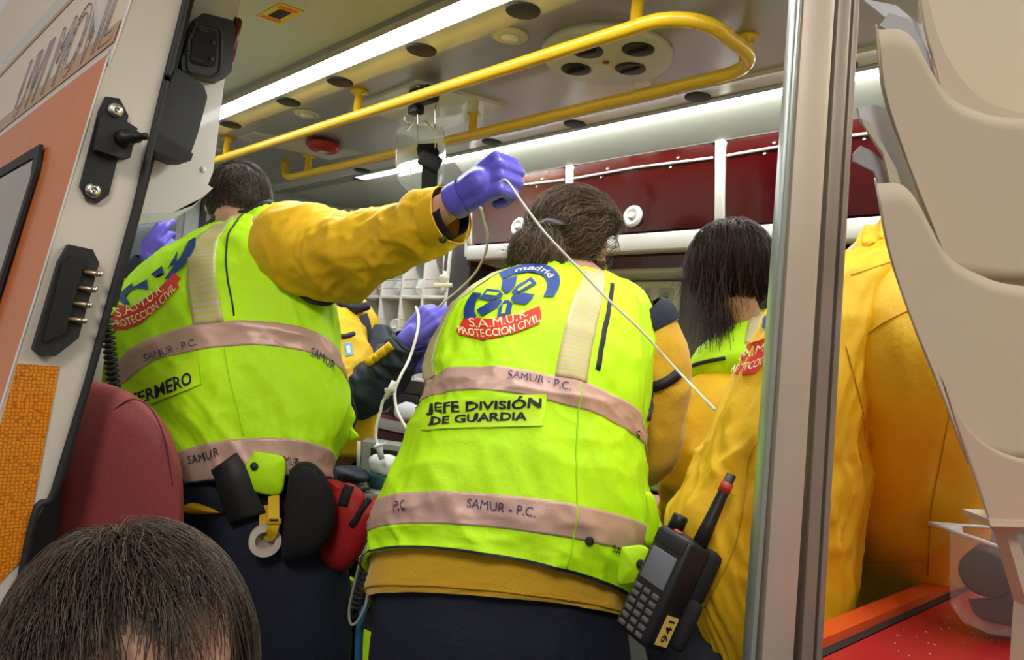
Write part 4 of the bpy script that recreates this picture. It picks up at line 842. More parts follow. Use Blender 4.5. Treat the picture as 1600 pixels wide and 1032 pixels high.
gl = hand(Wr, hx, hn, 1, [(1.35, 1.5, 1.0), (1.4, 1.55, 1.0), (1.4, 1.5, .9), (1.4, 1.4, .9)], (.35, .7), 1.16, .0112)
gl.append(cap(Wr + hx * .012, .034, Wr + hx * .05, .038)); blob('glove', gl, m_glove, p1, .0035, 3)
mk('glove_cuff', tube([Wr - hx * .026, Wr - hx * .02, Wr - hx * .01, Wr + hx * .01], [.0375, .039, .0385, .037], 24, False), m_glove, p1)
J = dict(head=at(372, 322, 2.14), neck=at(382, 362, 2.10), chest=at(360, 480, 2.0), pelvis=at(392, 770, 1.90), shr=SP[0][0], elr=at(555, 402, 1.78), wrr=Wr - hx * .02, shl=at(215, 470, 2.08), ell=at(190, 560, 2.25), wrl=at(235, 600, 2.42), handr=[cap(Wr - hx * .09, .036, Wr + hx * .0, .031)])
legs_joints(J, RIGHT)
fw1 = _n(FWD * .8 - UPV * .55 - RIGHT * .25); bo, hx1 = make_body(p1, J, fw1, UPV * .8 + FWD * .5)
trousers(p1, J, RIGHT, FWD, w=1.08)
sleeve('sleeve', [(J['shl'], .085), (J['ell'], .078), (J['wrl'], .055)], m_yel, p1, .004, 9, 40)
hcol1 = [(.07, .05, .038), (.04, .028, .022), (.20, .17, .14), (.10, .075, .055), (.045, .03, .024)]
hair('hair', p1, J['head'], hx1, (.084, .104, .095), 3600, lambda d: .065 + 0 * d[:, 0], lambda d: np.stack([d[:, 0] * 1.2, -.5 - d[:, 1] * .2, .5 - .9 * (d[:, 2] < .4)], 1), hcol1, lambda d: ~((d[:, 1] > .30) & (d[:, 2] < .45)) & (d[:, 2] > -.62), .010, 8, .0008, .12, 21)
# belt and what hangs on it
bel = [ring((275, 775), (395, 762), (515, 768), 1.875, .128), ring((275, 812), (398, 805), (525, 808), 1.875, .128)]
LB = Loft(bel, .0, 1, .9); LB.mesh('belt', m_blk2, p1, 6, 60, thick=.004)
PL = Loft([ring((275, 815), (400, 800), (530, 812), 1.88, .128), ring((278, 900), (405, 890), (542, 900), 1.88, .135), ring((285, 1010), (410, 1010), (548, 1010), 1.88, .13), ring((300, 1130), (415, 1130), (545, 1130), 1.89, .115)], .008, 6, .9); PL.mesh('trouser_seat', m_navy, p1, 30, 70)
mk('shirt_tail', sheet_px([(288, 790), (305, 786), (335, 797), (340, 803), (288, 802)], (310, 797), 1.745, ((.9, .02), (1, .0), (.1, -.008)), 24), m_yel, p1)
dd = 1.735
mk('belt_strap', ribbon(spline([at(350, 722, dd - .01), at(362, 745, dd - .02), at(372, 775, dd - .015), at(388, 810, dd)], 20), np.linspace(.036, .045, 20), FWD, .004), m_rub, p1)
mk('hi_vis_flap', sheet_px([(398, 706), (436, 712), (446, 724), (442, 766), (428, 774), (395, 768), (382, 752), (380, 735)], (414, 740), dd - .01, ((.95, .02), (1, .01), (1, -.004), (.9, -.010), (.1, -.012)), 40), m_vest, p1)
mk('snap_button', lathe(at(397, 729, dd - .024), -FWD, [(.0095, 0), (.008, .004), (0, .004)], 14), m_rub, p1)
mk('snap_button', lathe(at(363, 716, 1.728), -FWD, [(.006, 0), (.005, .004), (0, .004)], 12), m_rub, p1)
hs = empty('belt_holster', at(485, 870, dd), 'black padded half-round holster on the nurse belt', 'holster')
mk('case', sheet_px([(452, 735), (470, 722), (492, 726), (512, 750), (524, 790), (520, 830), (495, 865), (468, 875), (440, 872), (445, 800)], (482, 800), dd - .015, ((.9, .045), (1, .035), (1, -.01), (.93, -.03), (.7, -.04), (.1, -.042)), 60), m_blk2, hs)
mk('case_seam', tube(spline([at(458, 740, dd - .04), at(476, 732, dd - .046), (at(494, 742, dd - .048)), at(506, 775, dd - .048), at(508, 815, dd - .048), at(492, 850, dd - .046)], 30), .003, 6), m_rub, hs)
tp_ = empty('tape_roll', at(415, 866, dd), 'white adhesive tape roll hanging on yellow strap at the belt', 'tape')
th = np.arange(33) * 2 * PI / 32; c = at(414, 843, dd - .02); axr = _n(-FWD + RIGHT * .35)
mk('roll', lathe(c, axr, [(.022, 0), (.036, 0), (.036, .022), (.022, .022), (.022, 0)], 36), mat('tape_white', (.62, .56, .48), .5), tp_, True, None, 40)
ys = empty('yellow_strap', at(425, 830, dd), 'yellow webbing strap with buckle hanging from the belt', 'strap')
mk('webbing', ribbon(spline([at(428, 775, dd - .01), at(428, 800, dd - .03), at(427, 825, dd - .045), at(420, 838, dd - .03), at(414, 820, dd - .005), at(416, 790, dd)], 24), .013, FWD, .0015), m_rail, ys, True, None, 40)
mk('buckle', box(at(428, 815, dd - .045), (.034, .008, .014), [RIGHT, FWD, UPV], .002), mat('buckle_yellow', (.62, .38, .01), .4), ys); mk('buckle_slot', box(at(428, 813, dd - .050), (.02, .002, .004), [RIGHT, FWD, UPV]), m_blk, ys)
# vest side flap
mk('side_flap', sheet_px([(528, 620), (545, 628), (556, 652), (551, 668), (561, 685), (530, 690), (520, 672), (516, 640)], (535, 660), 1.90, ((.97, .012), (1, .004), (1, -.003), (.8, -.008), (.1, -.01)), 40), m_vest, v1)
mk('flap_piping', tube(spline([at(*q, 1.90) for q in ((537, 600), (550, 625), (557, 650), (552, 668))], 16), .0035, 8), m_ink, v1)
mk('snap_button', lathe(at(527, 667, 1.885), -FWD, [(.008, 0), (.007, .003), (0, .003)], 12), m_rub, v1)
mk('armhole_trim', tube(spline([at(*q, 1.84) for q in ((470, 462), (490, 473), (515, 474), (528, 462))], 16), .006, 8), m_ink, v1)
# coiled black cable by the door
def coil(p0, p1, r, turns, w_, lab, name='coiled_cable'):
    P0, P1 = np.array(p0), np.array(p1); ax = _n(P1 - P0); a = _n(np.cross(ax, FWD)); b = np.cross(ax, a); t = np.linspace(0, 1, turns * 10)
    Pp = P0 + (P1 - P0) * t[:, None] + r * (np.cos(t * turns * 6.283)[:, None] * a + np.sin(t * turns * 6.283)[:, None] * b)
    o = mk(name, tube(np.vstack([P0 - ax * .03, Pp, P1 + ax * .03]), w_, 6), m_rub); tag(o, lab, 'cable'); return o
coil(at(164, 478, 1.78), at(178, 606, 1.78), .0125, 15, .0042, 'black coiled cable hanging between the door edge and the left vest')

# ---- 2: division chief in the middle
p2 = person(at(780, 950, 1.45), 'person bending forward in a lime vest marked JEFE DIVISION DE GUARDIA')
r2 = [ring((575, 890), (775, 870), (1000, 962), 1.42, .15), ring((586, 848), (783, 826), (1030, 895), 1.43, .15), ring((596, 805), (790, 774), (1034, 848), 1.44, .15), ring((628, 728), (805, 690), (1012, 770), 1.47, .15), ring((656, 660), (818, 622), (1004, 716), 1.50, .15), ring((668, 625), (824, 580), (1004, 672), 1.52, .15),
      ring((674, 570), (835, 522), (1014, 600), 1.56, .14), ring((702, 500), (855, 468), (1020, 530), 1.61, .12), ring((752, 448), (880, 432), (1008, 468), 1.67, .085), ring((802, 420), (890, 420), (965, 440), 1.70, .05), ring((815, 412), (890, 418), (950, 432), 1.705, .045)]
L2 = Loft(r2, .010, 23, .9, (2, 1.3)); v2 = L2.mesh('vest', m_vest, p2, 200, 240, thick=.004); b2_ = L2.bvh
L2.band('reflective_band', m_band, v2, 1.0, 2.0); L2.band('reflective_band', m_band, v2, 4.05, 5.0); L2.band('hem_piping', m_ink, v2, 0, .09, off=.005)
t0, t1 = th_of(L2, 868, 590, 5), th_of(L2, 915, 590, 5); L2.band('shoulder_reflector', m_stripe, v2, 5.0, 8.6, t0, t1, .003, 40, 8)
tl = th_of(L2, 676, 590, 5.2); L2.band('shoulder_reflector', m_stripe, v2, 5.0, 8.4, tl - .25, tl + .05, .003, 40, 6)
ts = th_of(L2, 930, 560, 5.5); L2.band('shoulder_dart', m_ink, v2, 5.4, 7.9, ts, ts + .05, .002, 24, 3)
L2.line('seam', mat('lime_seam', (.42, .78, .01), .7), v2, [(v, th_of(L2, 900, 760, 3) + .0 * v) for v in np.linspace(0.1, 5, 40)], .0016)
L2.line('armhole_trim', m_ink, v2, [(v, -.06 + .25 * math.sin((v - 5.2) / 3 * PI)) for v in np.linspace(5.2, 8.2, 24)], .006, .002)
poly('name_patch', [(665, 633), (755, 624), (853, 616), (847, 667), (755, 669), (661, 673)], b2_, mat('lime_patch', (.62, 1.0, .01)), v2, .006)
drape_text('name_lettering', 'JEFE DIVISIÓN', [(671, 648), (755, 641), (843, 638)], (1, -13.5), b2_, m_ink, v2, .0085, .03)
drape_text('name_lettering', 'DE GUARDIA', [(674, 666), (748, 660), (824, 658)], (1, -13.5), b2_, m_ink, v2, .0085, .03)
drape_text('band_lettering', 'SAMUR - P.C.', [(792, 593), (842, 601), (891, 612)], (2, -13), b2_, m_ink2, v2, .006, .0)
drape_text('band_lettering', 'SAMUR - P.C.', [(729, 793), (782, 800), (836, 809)], (2, -15), b2_, m_ink2, v2, .006, .0)
drape_text('band_lettering', 'P.C.', [(618, 797), (627, 796), (636, 795)], (1, -14), b2_, m_ink, v2, .006, .0)
drape_text('band_lettering', 'SAM', [(953, 862), (964, 868), (976, 875)], (3, -13), b2_, m_ink, v2, .006, .0)
drape_text('band_lettering', 'S', [(990, 685), (993, 686), (996, 688)], (2, -13), b2_, m_ink, v2, .006, .0)
def arcpoly(c, A, B, r0, r1, f0, f1, k=22):
    c, A, B = map(np.array, (c, A, B)); ph = np.radians(np.linspace(f0, f1, k)); o_ = [c + r1 * (A * math.cos(a) + B * math.sin(a)) for a in ph]; i_ = [c + r0 * (A * math.cos(a) + B * math.sin(a)) for a in ph]; n_ = k
    return np.vstack([o_, i_]), [(i, i + 1, n_ + i + 1, n_ + i) for i in range(k - 1)]
EC, EA, EB = (800, 466), (74, -20), (8, -48)
for f0, f1, r0 in ((-22, 112, .74), (150, 208, .78)):
    pts, fs = arcpoly(EC, EA, EB, r0, 1.0, f0, f1); drape('emblem_arc', pts, fs, b2_, m_blue, v2, .004)
v_, f_ = text_mesh('madrid', .02); aa = np.radians(92 - v_[:, 0] * 72); rr2 = .79 + v_[:, 1] * .13
drape('emblem_lettering', np.stack([EC[0] + rr2 * (EA[0] * np.cos(aa) + EB[0] * np.sin(aa)), EC[1] + rr2 * (EA[1] * np.cos(aa) + EB[1] * np.sin(aa))], 1), f_, b2_, m_paper, v2, .0055, 8)
for k in range(6):      # six arms of the star
    a = math.radians(60 * k + 30); d = np.array((math.cos(a), math.sin(a))); s = np.array((-d[1], d[0]))
    q = [d * .12 - s * .04, d * .30 - s * .15, d * .62 - s * .15, d * .62 + s * .15, d * .30 + s * .15, d * .12 + s * .04]
    ccc = np.array(EC) - (8, 0)
    P_ = [ccc + np.array(EA) * u + np.array(EB) * w2 for u, w2 in q]; st_ = poly('emblem_star', P_, b2_, m_blue, v2, .004)
    q2 = [d * .24 - s * .07, d * .54 - s * .07, d * .54 + s * .02, d * .24 + s * .02]
    if k % 2 == 0: poly('emblem_star', [ccc + np.array(EA) * u + np.array(EB) * w2 for u, w2 in q2], b2_, m_vest, v2, .0052)
poly('emblem_banner', [(727, 497), (765, 501), (815, 493), (843, 480), (846, 497), (842, 508), (803, 523), (757, 533), (718, 525), (714, 518), (722, 506)], b2_, m_red, v2, .004)
drape_text('emblem_lettering', 'S.A.M.U.R.', [(735, 513), (782, 512), (826, 496)], (-2, -14), b2_, m_cream, v2, .0055, 0)
drape_text('emblem_lettering', 'PROTECCION CIVIL', [(718, 523), (780, 527), (843, 504)], (-2, -12), b2_, m_cream, v2, .0055, .01)
mk('side_flap', sheet_px([(972, 855), (1005, 853), (1017, 870), (1010, 905), (990, 912), (966, 913), (966, 885)], (990, 885), 1.275, ((.95, .012), (1, .006), (1, -.002), (.9, -.006), (.1, -.008)), 40), m_vest, v2)
for q in ((1001, 882), (921, 846)):
    h, nr = hit(b2_, *q); dq = 1.262 if q[0] > 950 else None; pz = at(*q, dq) if dq else np.array(h) - _n(ray(*q)) * .004
    mk('snap_button', lathe(pz, -FWD, [(.008, 0), (.0075, .003), (.004, .004), (0, .003)], 14), m_rub, v2)
mk('pocket_fold', sheet_px([(1008, 768), (1022, 776), (1030, 815), (1022, 850), (1008, 848), (1012, 810)], (1018, 812), 1.325, ((.97, .012), (1, .004), (1, -.002), (.8, -.006), (.1, -.008)), 36), m_vest, v2)
FL = Loft([ring((584, 845), (780, 835), (998, 930), 1.43, .138), ring((579, 895), (778, 890), (994, 958), 1.43, .146), ring((574, 922), (777, 920), (990, 967), 1.43, .148), ring((576, 938), (778, 934), (988, 974), 1.43, .146)], .0035, 8, .9); FL.mesh('fleece', m_fle, p2, 40, 90, thick=.004)
FL.line('hem_stitch', mat('fleece_stitch', (.55, .32, .012), .9), p2, [(2.15, t) for t in np.linspace(PI, 2 * PI, 50)], .0022, .001)
TL = Loft([ring((592, 915), (780, 905), (970, 955), 1.435, .125), ring((584, 960), (780, 950), (978, 985), 1.435, .134), ring((578, 1060), (780, 1060), (985, 1080), 1.44, .145), ring((590, 1180), (780, 1190), (975, 1190), 1.45, .12)], .004, 9, .9); TL.mesh('trouser_seat', m_navy, p2, 36, 80)
hd = at(902, 386, 1.83); J = dict(head=hd, neck=at(890, 430, 1.76), chest=at(855, 530, 1.64), pelvis=at(785, 930, 1.48), shr=at(1006, 520, 1.68), elr=at(1020, 690, 1.68), wrr=at(970, 752, 1.85), shl=at(742, 530, 1.80), ell=at(760, 650, 1.95), wrl=at(770, 700, 2.12))
legs_joints(J, RIGHT); fw2 = _n(FWD * .75 - UPV * .35 + RIGHT * .55); bo, hx2 = make_body(p2, J, fw2, UPV); trousers(p2, J, RIGHT, FWD, w=1.1)
so2, sb2, *_ = sleeve('sleeve', [(at(1000, 500, 1.67), .070), (at(1024, 560, 1.655), .070), (at(1029, 640, 1.655), .063), (at(1016, 708, 1.69), .057), (at(972, 752, 1.83), .046)], m_fle, p2, .006, 12, 60)
sleeve('shoulder_patch', [(at(996, 494, 1.67), .068), (at(1006, 506, 1.67), .078), (at(1012, 518, 1.67), .081)], m_navy, p2, .001, 4, 20)
sleeve('sleeve', [(J['shl'], .08), (J['ell'], .07), (J['wrl'], .05)], m_fle, p2, .005, 13, 40)
sp_ = [np.array(hit(sb2, x_, y_)[0]) - _n(ray(x_, y_)) * .006 for x_, y_ in ((1016, 606), (1026, 604), (1038, 599), (1050, 592), (1060, 584)) if hit(sb2, x_, y_)[0] is not None]
mk('side_strap', ribbon(spline([at(1010, 607, 1.575)] + sp_ + [at(1071, 573, 1.64)], 24), .011, FWD, .002), m_ink, p2)
mk('strap_end', sheet_px([(1000, 612), (1018, 600), (1020, 622), (1008, 618)], (1012, 612), 1.565, ((1, .006), (1, -.002), (.1, -.004)), 20), m_ink, p2)
COLS2 = [(.11, .068, .038), (.06, .036, .02), (.19, .125, .072), (.04, .025, .015), (.27, .19, .12)]
hair('hair', p2, hd, hx2, (.098, .116, .100), 4600, lambda d: .15 + .05 * (d[:, 2] < .1), lambda d: np.stack([d[:, 0] * .3 - .55, -.9 + 0 * d[:, 0], .05 - .6 * (d[:, 2] < .2)], 1), COLS2, lambda d: ~((d[:, 1] > .34) & (d[:, 2] < .5)) & ~((abs(d[:, 0]) > .8) & (d[:, 2] < -.05) & (d[:, 1] > -.1) & (d[:, 1] < .25)) & (d[:, 2] > -.88), .026, 12, .0008, .35, 31, .75, ncl=140)
bunc = at(840, 396, 1.71); g_ = hair('hair', p2, bunc, hx2, (.052, .055, .06), 2600, lambda d: .14 + 0 * d[:, 0], lambda d: np.stack([d[:, 2], -.2 + 0 * d[:, 0], -d[:, 0] - .8], 1), COLS2, lambda d: d[:, 2] > -.9, .012, 9, .0008, .4, 33, .9, skull=False, ncl=50)
mk('hair_clip', sheet_px([(836, 352), (856, 340), (878, 343), (892, 352), (872, 358), (850, 362)], (864, 351), 1.70, ((.9, .03), (1.05, .01), (1.05, 0), (.8, -.012), (.1, -.016)), 30), m_blk, p2)

# ---- radio clipped at her side
rd = empty('handheld_radio', at(1010, 1005, 1.00), 'black handheld radio with keypad, antenna with red ring and 941 tag', 'radio')
du = NORM(at(1003, 985, .99), at(1065, 848, 1.0)); rx = _n(RIGHT + UPV * .3); rx = _n(rx - du * np.dot(rx, du)); rn = np.cross(rx, du); rn = rn if np.dot(rn, FWD) < 0 else -rn
fn = _n(rn * .55 - rx * .80); sd_ = _n(np.cross(du, fn)); sd_ = sd_ if np.dot(sd_, RIGHT) > 0 else -sd_     # keypad face looks left, label side looks to us
RC = at(1036, 918, .985); AXr = [sd_, fn, du]
mk('housing', box(RC, (.066, .046, .150), AXr, .008), m_blk, rd); 
loc = lambda a, b, c: RC + sd_ * a + fn * b + du * c
mk('screen', box(loc(0, .0235, .022), (.046, .003, .045), AXr, .001), mat('radio_screen', (.16, .17, .20), .08), rd); mk('bezel', box(loc(0, .0228, .060), (.056, .003, .018), AXr, .001), m_rub, rd)
for i in range(3):
    for j in range(6): mk('key', box(loc((i - 1) * .017, .0245, -.012 - j * .0105), (.012, .004, .0065), AXr, .001), mat('key_grey', (.10, .10, .10), .4), rd)
mk('knob', lathe(loc(-.018, .005, .075), du, [(.011, 0), (.011, .018), (.009, .021), (0, .021)], 16), m_blk, rd); mk('alarm_button', lathe(loc(-.004, .012, .073), du, [(.007, 0), (.006, .004), (0, .004)], 12), mat('dull_orange', (.5, .10, .04), .4), rd)
aB = loc(.022, -.005, .072); aT = at(1143, 742, .99); da = NORM(aB, aT); La = np.linalg.norm(aT - aB)
an = mk('antenna', tube([aB, aB + da * La * .3, aB + da * La * .72, aT], [.0105, .009, .0072, .0065], 14), m_blk, rd); mk('red_ring', tube([aB + da * La * .74, aB + da * La * .88], .0083, 14), mat('ring_red', (.40, .03, .02), .4), an)
mk('speaker_mic', box(loc(.010, -.035, .035), (.05, .03, .075), AXr, .01), m_blk2, rd); mk('holster_clip', box(loc(.02, -.03, -.03), (.05, .02, .07), AXr, .008), m_blk2, rd)
sface = -FWD; lab_c = loc(.034, -.002, -.045); ly = du; lx = _n(np.cross(ly, sd_)); lx = lx if np.dot(lx, RIGHT) > 0 else -lx
lb_ = mk('number_tag', box(lab_c, (.022, .0015, .040), [lx, sd_, du]), mat('tag_yellow', (.80, .55, .12), .5), rd, False)
flat_text('number_print', '941', lab_c + sd_ * .0012 + lx * .006 - du * .015, du * .030, -lx * .012, m_ink, rd)

# ---- 3: woman with long dark hair
_at = at
def at(px, py, d): return _at(px, py, d + .13)     # she stands a little further in
p3 = person(at(1180, 700, 1.8), 'person with long dark brown hair, lime vest over yellow jacket, beside the chief')
hd = at(1140, 428, 1.80); up3 = UPV; J = dict(head=hd, neck=at(1160, 520, 1.80), chest=at(1195, 630, 1.85), pelvis=at(1205, 900, 1.82), shl=at(1098, 605, 1.80), ell=at(1068, 720, 1.82), wrl=at(1040, 780, 1.95), shr=at(1270, 600, 1.86), elr=at(1290, 730, 1.9), wrr=at(1235, 735, 1.93))
J['wrl'] = at(1050, 805, 1.88); J['handl'] = hand(at(1045, 800, 1.88), at(1020, 770, 2.0) - at(1045, 800, 1.88), UPV, 1, [(.3, .4, .2)] * 4, sc=.9)
legs_joints(J, RIGHT); bo, hx3 = make_body(p3, J, _n(FWD * .8 - UPV * .4 + RIGHT * .1), UPV + FWD * .3); trousers(p3, J, RIGHT, FWD)
r3 = [ring((1105, 860), (1200, 850), (1330, 860), 1.80, .11), ring((1110, 740), (1200, 720), (1330, 740), 1.84, .11), ring((1106, 640), (1190, 612), (1310, 640), 1.84, .12), ring((1076, 582), (1180, 555), (1295, 565), 1.80, .13), ring((1108, 540), (1180, 512), (1270, 515), 1.81, .10), ring((1145, 510), (1185, 492), (1235, 488), 1.81, .06), ring((1150, 500), (1185, 486), (1222, 482), 1.81, .055)]
L3 = Loft(r3, .008, 41, .9); v3 = L3.mesh('vest', m_vest, p3, 60, 80, thick=.004); L3.band('reflective_band', m_band, v3, 1.2, 1.6)
L3.band('shoulder_reflector', m_stripe, v3, 3.4, 5.4, th_of(L3, 1165, 540, 3.6), th_of(L3, 1205, 540, 3.6), .003, 24, 6)
L3.line('armhole_trim', m_ink, v3, [(3.0, t) for t in np.linspace(PI - .3, PI + 1.2, 20)], .005, .002)
sleeve('sleeve', [(at(1128, 606, 1.77), .074), (at(1114, 640, 1.73), .086), (at(1096, 690, 1.72), .088), (at(1080, 755, 1.74), .075), (at(1070, 805, 1.80), .062), (at(1052, 815, 1.90), .050)], m_yel, p3, .008, 15, 70)
sleeve('sleeve', [(J['shr'], .085), (J['elr'], .075), (J['wrr'], .05)], m_yel, p3, .005, 16, 40)
mk('arm_badge', sheet_px([(1068, 630), (1074, 628), (1078, 648), (1070, 664), (1066, 655)], (1071, 646), 1.715, ((1, .02), (1, 0), (.1, -.002)), 20), mat('badge_blue', (.18, .42, .60), .5), p3)
COLS3 = [(.022, .010, .008), (.035, .014, .011), (.014, .008, .007), (.055, .022, .017)]
hair('hair', p3, hd, hx3, (.096, .114, .104), 4600, lambda d: d[:, 2] * .11 + np.interp(d[:, 0], [-.6, .1, .8], [.26, .19, .145]), lambda d: np.stack([d[:, 0] * .55, -.35 - .2 * d[:, 1], -1.0 + .5 * (d[:, 2] > .8)], 1), COLS3, lambda d: ~((d[:, 1] > .3) & (d[:, 2] < .5)) & (d[:, 2] > -.75), .014, 14, .0010, 1.0, 51)
at = _at

# ---- 4: yellow jacket behind the pillar
p4 = person(at(1240, 900, 1.15), 'person in a plain yellow jacket with red emblem, partly behind the aluminium pillar')
r4 = [ring((1148, 1075), (1205, 1090), (1312, 1080), 1.16, .13), ring((1092, 945), (1195, 965), (1330, 960), 1.17, .16), ring((1047, 830), (1180, 835), (1345, 850), 1.18, .17), ring((1080, 752), (1210, 745), (1360, 760), 1.18, .165), ring((1108, 690), (1230, 680), (1352, 690), 1.18, .16), ring((1152, 590), (1275, 560), (1395, 590), 1.20, .15), ring((1208, 492), (1330, 440), (1470, 480), 1.22, .12), ring((1262, 448), (1370, 392), (1480, 410), 1.23, .08), ring((1330, 415), (1400, 378), (1470, 385), 1.235, .055), ring((1340, 398), (1404, 362), (1468, 365), 1.24, .055), ring((1352, 372), (1412, 338), (1472, 340), 1.26, .055)]
L4 = Loft(r4, .013, 61, .9, (2, 1.6)); j4 = L4.mesh('jacket', m_yel, p4, 190, 240, thick=.004); b4_ = L4.bvh
poly('emblem_banner', [(1136, 588), (1160, 545), (1197, 530), (1230, 520), (1240, 545), (1200, 560), (1180, 585), (1162, 588)], b4_, m_red, j4, .004)
poly('emblem_arc', [(1186, 508), (1212, 480), (1250, 470), (1250, 500), (1215, 505), (1200, 520)], b4_, m_blue, j4, .004)
drape_text('emblem_lettering', 'S.A.M.U.R.', [(1150, 570), (1190, 552), (1238, 532)], (4, -15), b4_, m_cream, j4, .0055, 0); drape_text('emblem_lettering', 'PROTECCION', [(1140, 586), (1170, 580), (1200, 566)], (5, -13), b4_, m_cream, j4, .0055, .01)
def path_line(name, pts, bvh, m, parent, r=.0011):
    P_ = [np.array(hit(bvh, *q)[0]) - _n(ray(*q)) * .001 for q in spline([np.array([*z, 0.]) for z in pts], 30)[:, :2] if hit(bvh, *q)[0] is not None]
    return mk(name, tube(P_, r, 6), m, parent) if len(P_) > 3 else None
m_seam = mat('yellow_seam', (.58, .33, .005), .7)
path_line('seam', [(1185, 690), (1170, 720), (1165, 770), (1150, 850), (1120, 915), (1100, 950)], b4_, m_seam, j4); path_line('seam', [(1330, 430), (1390, 410), (1440, 395)], b4_, m_seam, j4); path_line('seam', [(1322, 540), (1335, 590), (1350, 650), (1352, 690)], b4_, m_seam, j4)
arm = [((1425, 440), 62, 1.16), ((1420, 500), 80, 1.12), ((1425, 580), 82, 1.09), ((1426, 670), 88, 1.13), ((1418, 760), 104, 1.23), ((1404, 840), 106, 1.36), ((1388, 905), 95, 1.45), ((1352, 985), 66, 1.53), ((1340, 1060), 56, 1.56)]
SP4 = [(at(*c, d), r * d / F) for c, r, d in arm]; s4, sb4, *_ = sleeve('sleeve', SP4, m_yel, p4, .007, 71, 90, 60, 7)
for q in ([(1300, 880), (1340, 880), (1400, 878), (1450, 875)], [(1485, 640), (1470, 720), (1455, 800), (1450, 900)], [(1340, 535), (1380, 505), (1430, 480)]): path_line('seam', q, sb4, m_seam, s4)
hd = at(1500, 290, 1.42); J = dict(head=hd, neck=at(1425, 370, 1.32), chest=at(1280, 570, 1.21), pelvis=at(1168, 1010, 1.19), shr=SP4[0][0], elr=at(1406, 835, 1.35), wrr=at(1342, 1050, 1.56), shl=at(1260, 500, 1.36), ell=at(1300, 640, 1.52), wrl=at(1330, 720, 1.72))
legs_joints(J, RIGHT * .6 + FWD * .8); bo, hx4 = make_body(p4, J, _n(RIGHT * .7 + FWD * .7 - UPV * .3), UPV); trousers(p4, J, RIGHT, RIGHT + FWD, w=.8)
sleeve('sleeve', [(J['shl'], .085), (J['ell'], .075), (J['wrl'], .05)], m_yel, p4, .005, 17, 40)
T4 = Loft([ring((1140, 1000), (1180, 1010), (1310, 1000), 1.19, .11), ring((1060, 1000), (1150, 1040), (1290, 1040), 1.2, .12), ring((1040, 1120), (1150, 1130), (1290, 1130), 1.2, .12)], .004, 4, .9)
T4.mesh('trouser_seat', m_navy, p4, 20, 60)
hair('hair', p4, hd, hx4, (.086, .106, .098), 2000, lambda d: .05 + 0 * d[:, 0], lambda d: np.stack([d[:, 0], -.5 + 0 * d[:, 0], -.3 + 0 * d[:, 0]], 1), COLS_BR, lambda d: ~((d[:, 1] > .3) & (d[:, 2] < .45)) & (d[:, 2] > -.6), .008, 7, .0009, .2, 61)

# ---- 5: yellow and navy jacket across the stretcher
p5 = person(at(540, 700, 2.65), 'person in a yellow and navy jacket with violet gloves, behind the raised arm')
hd = at(553, 384, 2.66); W5 = at(640, 528, 2.36); K5 = at(688, 480, 2.33)
J = dict(head=hd, neck=at(535, 468, 2.68), chest=at(520, 560, 2.68), pelvis=at(510, 800, 2.72), shr=at(470, 520, 2.75), elr=at(500, 640, 2.72), wrr=at(620, 575, 2.42), shl=at(542, 520, 2.56), ell=at(560, 640, 2.46), wrl=W5)
hx5 = NORM(W5, K5); hn5 = _n(-FWD * .9 + UPV * .4 - RIGHT * .1)
J['handl'] = [cap(W5, .02, W5 + hx5 * .05, .014)]; J['handr'] = [cap(J['wrr'], .02, J['wrr'] + RIGHT * .03, .014)]; legs_joints(J, RIGHT); fw5 = _n(RIGHT * .9 - FWD * .2 - UPV * .3); bo, ax5 = make_body(p5, J, fw5, UPV); trousers(p5, J, RIGHT, RIGHT)
blob('glove', hand(W5, hx5, hn5, -1, [(.5, .7, .5), (.75, .9, .5), (.95, 1.0, .6), (1.1, 1.1, .6)], (.5, .8), 1.2, .0112) + [cap(W5 - hx5 * .02, .035, W5 + hx5 * .02, .034)], m_glove, p5, .0042, 3)
W5b = at(632, 572, 2.42); blob('glove', hand(W5b, at(672, 556, 2.38) - W5b, _n(-FWD + UPV * .3), 1, [(.5, .6, .4), (.6, .7, .4), (.6, .7, .4), (.7, .8, .4)], sc=1.05, r=.0108), m_glove, p5, .0042, 3)
C5 = lambda y, l, r_, d, t: ring((l, y), ((l + r_) / 2, y - 6), (r_, y), d, t)
L5 = Loft([C5(720, 455, 585, 2.68, .13), C5(640, 452, 590, 2.68, .13), C5(560, 455, 592, 2.68, .13), C5(505, 465, 590, 2.68, .12), C5(482, 490, 578, 2.68, .085), C5(466, 505, 566, 2.68, .06)], .006, 81, .9); j5 = L5.mesh('jacket', m_yel, p5, 50, 70, thick=.004); b5_ = L5.bvh
poly('collar_lining', [(534, 470), (562, 468), (568, 482), (556, 494), (548, 498), (540, 486)], b5_, m_navy2, j5, .008)
poly('front_placket', [(560, 496), (573, 490), (579, 510), (577, 545), (570, 560), (562, 550)], b5_, m_navy2, j5, .006); poly('hi_vis_edge', [(571, 556), (582, 545), (584, 560), (576, 572)], b5_, m_vest, j5, .006)
mk('collar', tube(spline([at(530, 474, 2.60), at(545, 480, 2.57), at(560, 482, 2.56), at(575, 478, 2.58)], 12), .016, 10), m_ink, j5)
U5 = [(at(530, 500, 2.60), .07), (at(536, 540, 2.54), .085), (at(545, 590, 2.47), .085), (at(556, 622, 2.44), .080)]; s5, sb5, *_ = sleeve('upper_sleeve', U5, m_yel, p5, .006, 82, 50)
F5 = [(at(552, 622, 2.44), .082), (at(580, 606, 2.42), .078), (at(610, 576, 2.40), .070), (at(632, 545, 2.375), .058), (at(640, 533, 2.365), .052)]; f5, fb5, *_ = sleeve('forearm_sleeve', F5, m_navy2, p5, .008, 83, 60, 48, 10)
path_line('yellow_stripe', [(575, 568), (592, 556), (612, 540)], fb5, m_yel, f5, .016)
